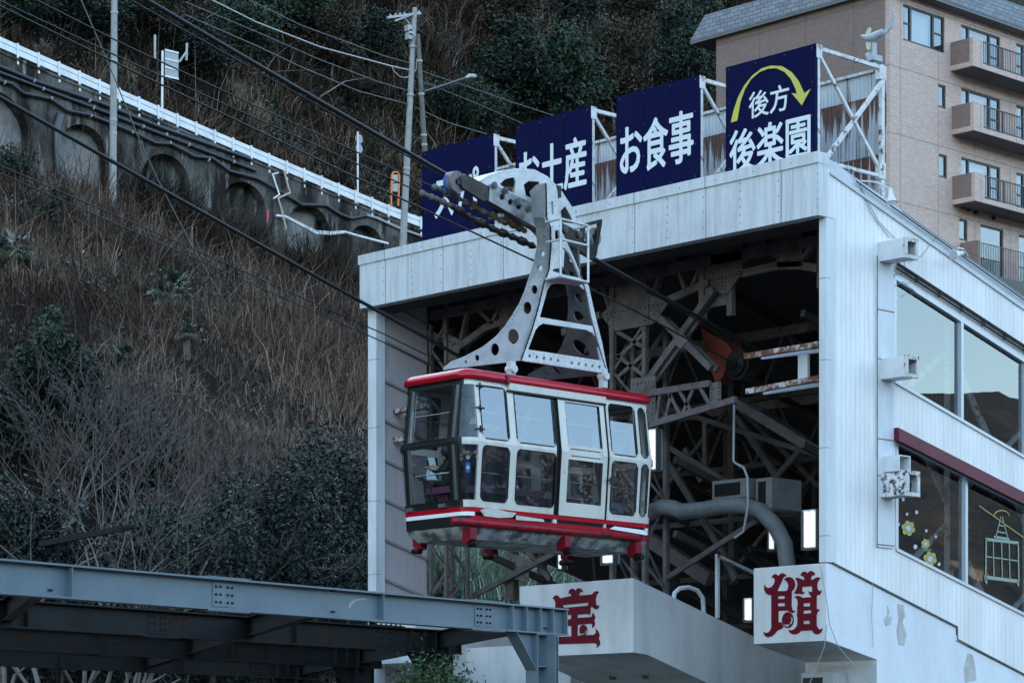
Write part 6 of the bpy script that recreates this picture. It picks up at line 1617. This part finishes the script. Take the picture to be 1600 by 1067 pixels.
def crown_pts(n, R3, k, rng, hollow=.55, br=(.24, .5)):
    """leaf positions in clumps spread through an uneven crown"""
    c = rng.normal(size=(k, 3)); c /= np.linalg.norm(c, axis=1)[:, None]; c *= rng.uniform(.25, .85, k)[:, None] ** .6; c[:, 2] = c[:, 2] * .9 + .05
    rad = rng.uniform(*br, k); w_ = rad ** 2; idx = rng.choice(k, n, p=w_ / w_.sum())
    d = rng.normal(size=(n, 3)); d /= np.linalg.norm(d, axis=1)[:, None]; r = rng.uniform(hollow, 1.05, n) * (1 + .16 * rng.normal(size=n))
    P_ = c[idx] + d * (rad[idx] * r)[:, None]; tint = rng.uniform(.0, .55, k)[idx] + .3 * np.clip(d[:, 2] * .5 + .3, 0, 1) * rng.random(n) + rng.normal(0, .1, n)
    return P_ * np.array(R3), np.clip(tint, 0, .9), c * np.array(R3)
def limbs(base, targets, r0, rng):
    b = MB(); top = np.array(targets).mean(0); mid = np.array(base) * .45 + top * .55
    b.tube([base, (np.array(base) + mid) / 2 + rng.normal(0, .12, 3) * np.array([1, 1, 0]), mid], [r0, r0 * .8, r0 * .6], 7)
    for t_ in targets:
        m = mid * .5 + np.array(t_) * .5 + rng.normal(0, .15, 3); b.tube([mid, m, t_], [r0 * .45, r0 * .28, r0 * .1], 5)
    return b
def make_tree(name, lab, cat, loc, R3, zc, n, k, lf, m, seed, group=None, hollow=.5, droop=.3, trunk_r=None, br=(.24, .5)):
    rg = np.random.default_rng(seed); t = thing(name, tuple(loc), lab, cat, group)
    Pn, tint, cl_ = crown_pts(n, R3, k, rg, hollow, br); off = np.array(loc) + np.array([0, 0, zc])
    V, f, s_ = leaves(Pn + off, rg.uniform(*lf, n), rg.uniform(*lf, n) * .42, rg, droop)
    tint[rg.random(n) < .015] = 1.
    mesh_np('crown', V, f, s_, m, t, attr=tint)
    limbs(np.array(loc) - np.array([0, 0, .4]), cl_[:min(9, k)] * .8 + off, trunk_r or max(.08, R3[2] * .045), rg).build('trunk', bark, t)
    return t
def place(px, Y, py_top, wpx, lab, seed, n=7000, k=26, lf=(.09, .2), m=None, cat='tree', name='evergreen_tree', fr=.5, group=None, hollow=.5, droop=.3):
    p = atY(px, 900, Y); z = float(hill_z(p[0], p[1])); loc = (p[0], p[1], z)
    ht = CAM[2] + (HORIZON - py_top) / F * Y - z; w_ = wpx / F * Y / 2
    hz_ = max(ht * fr, .4)
    return make_tree(name, lab, cat, loc, (w_, w_, hz_), ht - hz_ * .98, int(n * 1.4), k, lf, m or green2, seed, group, hollow, droop)
place(515, 64, 655, 190, 'glossy dark leaved evergreen touching the pale left post of the station', 1, 11000, 34)
place(432, 61, 705, 200, 'glossy dark evergreen under the drooping bare branches', 2, 11000, 34)
place(330, 58, 785, 210, 'low dark evergreen behind the middle of the steel girder', 3, 9500, 32)
place(215, 56, 800, 220, 'low dark evergreen right behind the slim area light', 4, 9500, 32)
place(95, 55, 765, 220, 'dark evergreen under the bare trees at the frame edge', 5, 9500, 32)
place(0, 54, 745, 200, 'dark evergreen cut by the frame edge below the bare trees', 6, 8000, 30)
place(95, 78, 500, 150, 'dense dark green thicket behind the tallest bare tree', 7, 8000, 30, (.14, .3), green)
place(205, 74, 635, 150, 'mid green thicket between the bare trunks below the fan palm', 8, 7000, 28, (.14, .28), green)
place(10, 74, 610, 120, 'dark thicket behind the bare trunks at the frame edge', 9, 6000, 26, (.14, .28), green)
place(560, 60, 835, 90, 'small leafy shrub at the foot of the pale left station post', 10, 3500, 18, (.1, .2))
# shrubs on the slope and round the wall
def on_slope(px, py, hpx, wpx, lab, seed, n=2500, lf=(.16, .34), k=14, name='shrub', cat='shrub', m=None, fr=.55, group=None):
    p, Y = hit(px, py); ht = hpx / F * Y; w_ = wpx / F * Y / 2; hz_ = ht * fr
    return make_tree(name, lab, cat, tuple(p), (w_, w_ * .9, hz_), ht - hz_, n, k, lf, m or green, seed, group)
for i, (px, py, h, w_, lab) in enumerate(((20, 285, 65, 90, 'bushy green shrub at the frame edge in front of the first arch'), (100, 345, 55, 40, 'thin dark green sapling below the second arch'), (215, 285, 35, 36, 'ivy tuft on the pier between the second and third arch'), (315, 310, 62, 60, 'dark ivy mass between the third and fourth arch'), (272, 340, 50, 60, 'green bush at the foot of the third arch'), (75, 350, 35, 40, 'small green shrub below the first arch'), (495, 365, 22, 40, 'small green tuft below the lowest plastered arch'), (420, 375, 24, 30, 'green tuft below the zigzag conduit'), (560, 510, 40, 30, 'yellowish green weed beside the pale fascia end'), (505, 505, 26, 36, 'small green tuft on the dry slope near the station'), (360, 440, 26, 40, 'small green tuft in the middle of the dry slope'), (190, 580, 40, 60, 'yellow green shrub beside the fan palm'), (480, 575, 24, 40, 'low green weed patch on the open dry slope'))):
    on_slope(px, py, h, w_, lab, 40 + i, 1600)
# evergreen trees on the bank above the road: three kinds of crown, copied
def upper(px, py, hpx, wpx, lab, kind):
    p, Y = hit(px, py); ht = hpx / F * Y; w_ = wpx / F * Y / 2
    src = UP[kind]; o = copy_tree(src) if 'used' in src else src
    if 'used' in src:
        if 'used' in o: del o['used']
    else: src['used'] = 1
    o.location = p; o.rotation_euler = (0, 0, (px * 1.7) % 6.28); s_ = w_ / 4.; o.scale = (s_, s_, ht / 9.)
    return tag(o, lab, 'tree', 'evergreens on the bank above the road')
green_c = attr_mat('mid_green_leaves', [(0., (.006, .014, .009)), (.35, (.014, .032, .018)), (.65, (.026, .055, .028)), (.88, (.05, .085, .045)), (1., (.09, .05, .03))], .5, .22)
green_o = attr_mat('olive_brown_leaves', [(0., (.012, .012, .007)), (.35, (.03, .027, .016)), (.65, (.055, .045, .028)), (.88, (.09, .072, .045)), (1., (.12, .08, .05))], .6, .2)
UP = []
for k, (nn, kk, hz_) in enumerate(((8500, 30, 4.2), (8500, 46, 4.5), (7000, 24, 3.6))):
    UP.append(make_tree('evergreen_tree', 'x', 'tree', (0., 0., 0.), (4., 4., hz_), 9. - hz_, nn, kk, (.28, .6), (green, green_c, green_o)[k], 90 + k, hollow=.45, droop=.2))
ULIST = [(795, 190, 150, 150, 'broad dark evergreen above the street lamp'), (880, 215, 165, 150, 'dark evergreen above the second navy sign'), (960, 205, 180, 150, 'dark evergreen behind the third navy sign'), (1050, 190, 170, 140, 'dark evergreen between the third navy sign and the apartment block'), (735, 235, 110, 110, 'dark shrubby evergreen just above the first navy sign'), (1000, 100, 130, 140, 'higher dark evergreen at the top edge above the third navy sign'), (900, 85, 120, 150, 'higher dark evergreen at the top edge above the second navy sign'), (1085, 90, 120, 110, 'higher dark evergreen beside the apartment slate eave'), (790, 75, 90, 130, 'higher dark evergreen at the top edge above the street lamp'), (120, 75, 110, 170, 'dark evergreen above the guard rail beside the plain pole'), (30, 55, 90, 130, 'dark evergreen at the top corner above the guard rail'), (215, 70, 100, 130, 'dark evergreen above the rectangular road sign'), (310, 130, 100, 120, 'dark evergreen above the guard rail past the rectangular sign'), (380, 110, 110, 120, 'dark evergreen under the pale power line'), (520, 130, 120, 130, 'dark evergreen under the power lines near the crossarm pole'), (590, 110, 90, 110, 'dark evergreen behind the crossarm'), (460, 70, 100, 130, 'dark evergreen at the top edge above the power lines'), (560, 170, 45, 80, 'low green shrubby tree below the power lines'), (690, 200, 60, 80, 'low green shrubby tree between the prop pole and the first navy sign'), (760, 210, 60, 90, 'low bright green shrub tree under the street lamp arm')]
for i, a in enumerate(ULIST): upper(*a, (0, 1, 2)[i % 3])
p = atY(1592, 30, 190); 
make_tree('evergreen_tree', 'dark treetop showing over the apartment slate eave', 'tree', (p[0], p[1], CAM[2] + 1195 / F * 190 - 14), (9, 9, 7), 7.5, 5000, 24, (.4, .8), green, 201)
# tree trunk with red brown bark on the bank
p, Y = hit(390, 78); ot = thing('old_tree', tuple(p), 'reddish bare tree trunk on the bank near the top edge', 'tree'); tk = MB(); tk.tube([p - np.array([0, 0, 1]), p + np.array([.2, .1, 3]), p + np.array([.1, .4, 9])], [.42, .34, .2], 9); tk.tube([p + np.array([.2, .1, 4]), p + np.array([.3, 1.4, 6.5])], [.16, .07], 6); tk.build('trunk', worn('red_brown_bark', (.09, .055, .045), (.05, .03, .025), .9, scale=3), ot)
# ------------------------------------------------------------------ bare trees
twig = worn('pale_grey_twig', (.155, .14, .133), (.08, .072, .068), .8, scale=5)
twig_d = worn('brown_grey_twig', (.115, .095, .086), (.06, .05, .045), .85, scale=5, spec=.15)
def bare(lab, px, Y, py_top, seed, lean=(0, 0), spread=.55, levels=5, r0=.085, group='bare trees on the slope', rootpy=None, rmin=.006):
    rg = random.Random(seed); p = atY(px, 900, Y); z = float(hill_z(p[0], p[1])) if rootpy is None else CAM[2] + (HORIZON - rootpy) / F * Y; p = np.array([p[0], p[1], z - .3])
    ht = CAM[2] + (HORIZON - py_top) / F * Y - z; t = thing('bare_tree', tuple(p), lab, 'tree', group)
    b = MB(); tw_ = MB()
    def grow(q, d, L, r, lv):
        n = 4; pts = [q]; rs = [r]
        for k in range(n):
            d = d + np.array([rg.gauss(0, .13), rg.gauss(0, .13), rg.gauss(.03, .08)]); d /= np.linalg.norm(d)
            q = q + d * L / n; pts.append(q); rs.append(max(rmin, r * (1 - .42 * (k + 1) / n)))
        (b if lv >= levels - 2 else tw_).tube(pts, rs, 6 if lv >= levels - 2 else 3, caps=False)
        if lv <= 0: return
        for k in range(3 if lv > 2 else 2):
            j = rg.choice([2, 3, 4]) if k else 4
            nd = d + np.array([rg.gauss(0, spread), rg.gauss(0, spread), rg.gauss(.12, spread * .6)]); nd /= np.linalg.norm(nd)
            grow(pts[j], nd, L * rg.uniform(.62, .86), rs[j] * rg.uniform(.55, .8), lv - 1)
    rt = Vector((CS, SN, 0))
    for s_ in range(3):
        d = np.array([lean[0] * CS + rg.gauss(0, .22), lean[0] * SN + rg.gauss(0, .22), 1.]); d /= np.linalg.norm(d)
        grow(p + np.array([rg.gauss(0, .15), rg.gauss(0, .15), 0]), d, ht * .30 * rg.uniform(.85, 1.1), r0 * rg.uniform(.7, 1), levels - 1)
    b.build('trunk', twig, t, recalc=False); tw_.build('twigs', twig_d, t, recalc=False); return t
bare('tall pale bare tree whose forked trunk rises before the dark thicket', 112, 51, 400, 5)
bare('pale bare tree at the frame edge before the dark thicket', 25, 50, 430, 12)
bare('bare tree with a straight branch slanting towards the fan palm', 165, 53, 450, 23, (.25, 0), .5, 4)
bare('dense twigged bare tree behind the tallest pale one', 60, 66, 400, 71, (.1, 0), .5, 6, .07)
bare('dense twigged bare tree below the fan palm', 225, 66, 500, 72, (.15, 0), .5, 6, .06)
bare('dense twigged bare tree between the dark thicket and the fan palm', 150, 63, 440, 73, (0, 0), .5, 6, .06)
bare('low twiggy bare tree over the low evergreens behind the girder', 265, 60, 610, 74, (.3, 0), .55, 6, .055)
bare('grey bare tree with drooping fine twigs over the glossy evergreens', 300, 68, 585, 31, (.5, 0), .5, 6, .07)
bare('fine twigged bare tree leaning towards the station', 395, 70, 630, 44, (.5, 0), .5, 6, .06)
bare('low thin bare tree behind the slim area light', 190, 52, 690, 52, (.2, 0), .6, 4)
for px, py, h, sd_, lab in ((700, 120, 130, 61, 'grey bare tree on the bank above the street lamp'), (1075, 215, 120, 62, 'grey bare tree between the third navy sign and the apartment block'), (640, 90, 110, 63, 'grey bare scrub tree behind the top of the crossarm pole'), (930, 150, 110, 64, 'grey bare tree among the evergreens above the third navy sign'), (340, 95, 90, 65, 'grey bare tree behind the road above the rectangular sign'), (830, 110, 100, 66, 'grey bare tree among the evergreens above the second navy sign'), (60, 120, 80, 67, 'grey bare tree behind the guard rail near the frame edge')):
    p, Y = hit(px, py); bare(lab, px, Y, py - h, sd_, (0, 0), .6, 5, .16, 'bare trees on the bank', py, .022)
# ------------------------------------------------------------------ fan palms
palm_m = attr_mat('palm_fronds', [(0., (.014, .034, .022)), (.5, (.04, .08, .045)), (.85, (.10, .14, .09)), (1., (.2, .17, .11))], .4, .5)
def palm(px, py, rpx, seed, lab, Yd=None):
    rg = np.random.default_rng(seed)
    if Yd: c = atY(px, py, Yd); Y = Yd
    else: c, Y = hit(px, py); c = c + np.array([0, 0, 1.])
    Rm = rpx / F * Y; zg = float(hill_z(c[0], c[1])); t = thing('fan_palm', (c[0], c[1], zg), lab, 'palm', 'fan palms on the slope')
    V = []; Fs = []; tn = []
    for k in range(26):
        az = rg.uniform(0, 6.28); el = rg.uniform(-.5, 1.25); d = np.array([math.cos(az) * math.cos(el), math.sin(az) * math.cos(el), math.sin(el)]); hub = c + d * Rm * .45
        sd = np.cross(d, [0, 0, 1.]); sd /= np.linalg.norm(sd) + 1e-9; base_t = rg.uniform(.1, .7) if el > -.2 else rg.uniform(.6, 1)
        for j in range(19):
            a = (j - 9) / 9 * 1.5; dd = d * math.cos(a) + sd * math.sin(a); L = Rm * .62 * (1 - .25 * abs(a) / 1.5); e = hub + dd * L + np.array([0, 0, -.25 * L * (1 + abs(a)) * rg.uniform(.5, 1.4)]); w_ = np.cross(dd, [.3, .2, 1.]); w_ /= np.linalg.norm(w_); w_ *= Rm * .028
            m = hub * .45 + e * .55 + np.array([0, 0, .1 * L]); i0 = len(V); V += [hub - w_ * .4, hub + w_ * .4, m + w_, m - w_, e]; Fs += [(i0, i0 + 1, i0 + 2, i0 + 3), (i0 + 3, i0 + 2, i0 + 4)]; tn += [base_t + rg.normal(0, .07)] * 2
        i0 = len(V); w_ = sd * .02; V += [c - w_, c + w_, hub + w_, hub - w_]; Fs.append((i0, i0 + 1, i0 + 2, i0 + 3)); tn.append(.4)
    fl_ = [i for f in Fs for i in f]; st_ = np.cumsum([0] + [len(f) for f in Fs[:-1]])
    mesh_np('fronds', V, fl_, st_, palm_m, t, attr=np.clip(tn, 0, 1))
    b = MB(); b.tube([(c[0], c[1], zg - .5), c], [.16, .13], 8); b.build('trunk', bark, t)
palm(268, 497, 48, 3, 'fan palm with spreading fronds in the middle of the dry slope')
palm(22, 425, 40, 4, 'fan palm at the frame edge above the dark thicket')
palm(292, 560, 24, 5, 'small fan palm below the larger one on the dry slope')
# pampas style grass tufts
tuft_m = attr_mat('pale_grass', [(0., (.10, .075, .05)), (.5, (.24, .19, .13)), (.8, (.36, .30, .21)), (1., (.05, .09, .05))], .8, .2)
def tuft(px, py, hpx, seed, lab, n=420, g=0.1, spread=.6, m=None, W=(.03, .06)):
    rg = np.random.default_rng(seed); p, Y = hit(px, py); h = hpx / F * Y
    P0 = p + rg.normal(0, h * spread * .3, (n, 3)) * np.array([1, 1, 0]); P0[:, 2] = hill_z(P0[:, 0], P0[:, 1])
    V, f, s_ = blades(P0, rg.uniform(.6, 1.15, n) * h, .55, rg.uniform(*W, n), rg, .9); t = np.clip(rg.normal(.45, .25, n), 0, .85); t[rg.random(n) < g] = 1
    return tag(mesh_np('grass_tuft', V, f, s_, m or tuft_m, attr=np.concatenate([t, t])), lab, 'grass')
tuft(372, 165, 40, 1, 'tall pale grass tuft above the guard rail near the road sign'); tuft(205, 130, 26, 2, 'pale grass tuft behind the guard rail by the plain pole'); tuft(405, 190, 30, 3, 'pale grass tuft behind the guard rail under the thin haul ropes')
tuft(1050, 860, 60, 4, 'pale grass clump seen through the station below the bent pipe', 900, .1, 1.2); tuft(1012, 830, 60, 5, 'pale grass clump seen behind the rear end of the gondola', 700, .3, 1.)
for i, (px, py, h, lab) in enumerate(((720, 935, 90, 'drooping green bamboo grass beside the left lattice leg'), (770, 930, 100, 'drooping green bamboo grass in the middle of the left bay'), (830, 925, 80, 'drooping green bamboo grass beside the white character box'))):
    tuft(px, py, h, 10 + i, lab, 1500, .75, 1.1, attr_mat('bamboo_grass_%d' % i, [(0., (.16, .16, .11)), (.5, (.26, .28, .20)), (.85, (.5, .5, .38)), (1., (.09, .15, .10))], .5, .4), (.02, .05))
# clipped bush under the girders
p = atY(682, 1060, 37.5)
zb9 = CAM[2] + (1200 - 1046) / F * 37.5
make_tree('clipped_bush', 'bright green bushy shrub under the steel girders at the bottom edge', 'shrub', (p[0], p[1], 0), (1.05, .8, 1.5), zb9 - 1.46, 20000, 60, (.05, .11), attr_mat('bright_shrub_leaves', [(0., (.012, .03, .01)), (.5, (.03, .075, .02)), (.9, (.06, .12, .035)), (1., (.06, .11, .03))], .5, .4), 301, hollow=.75)
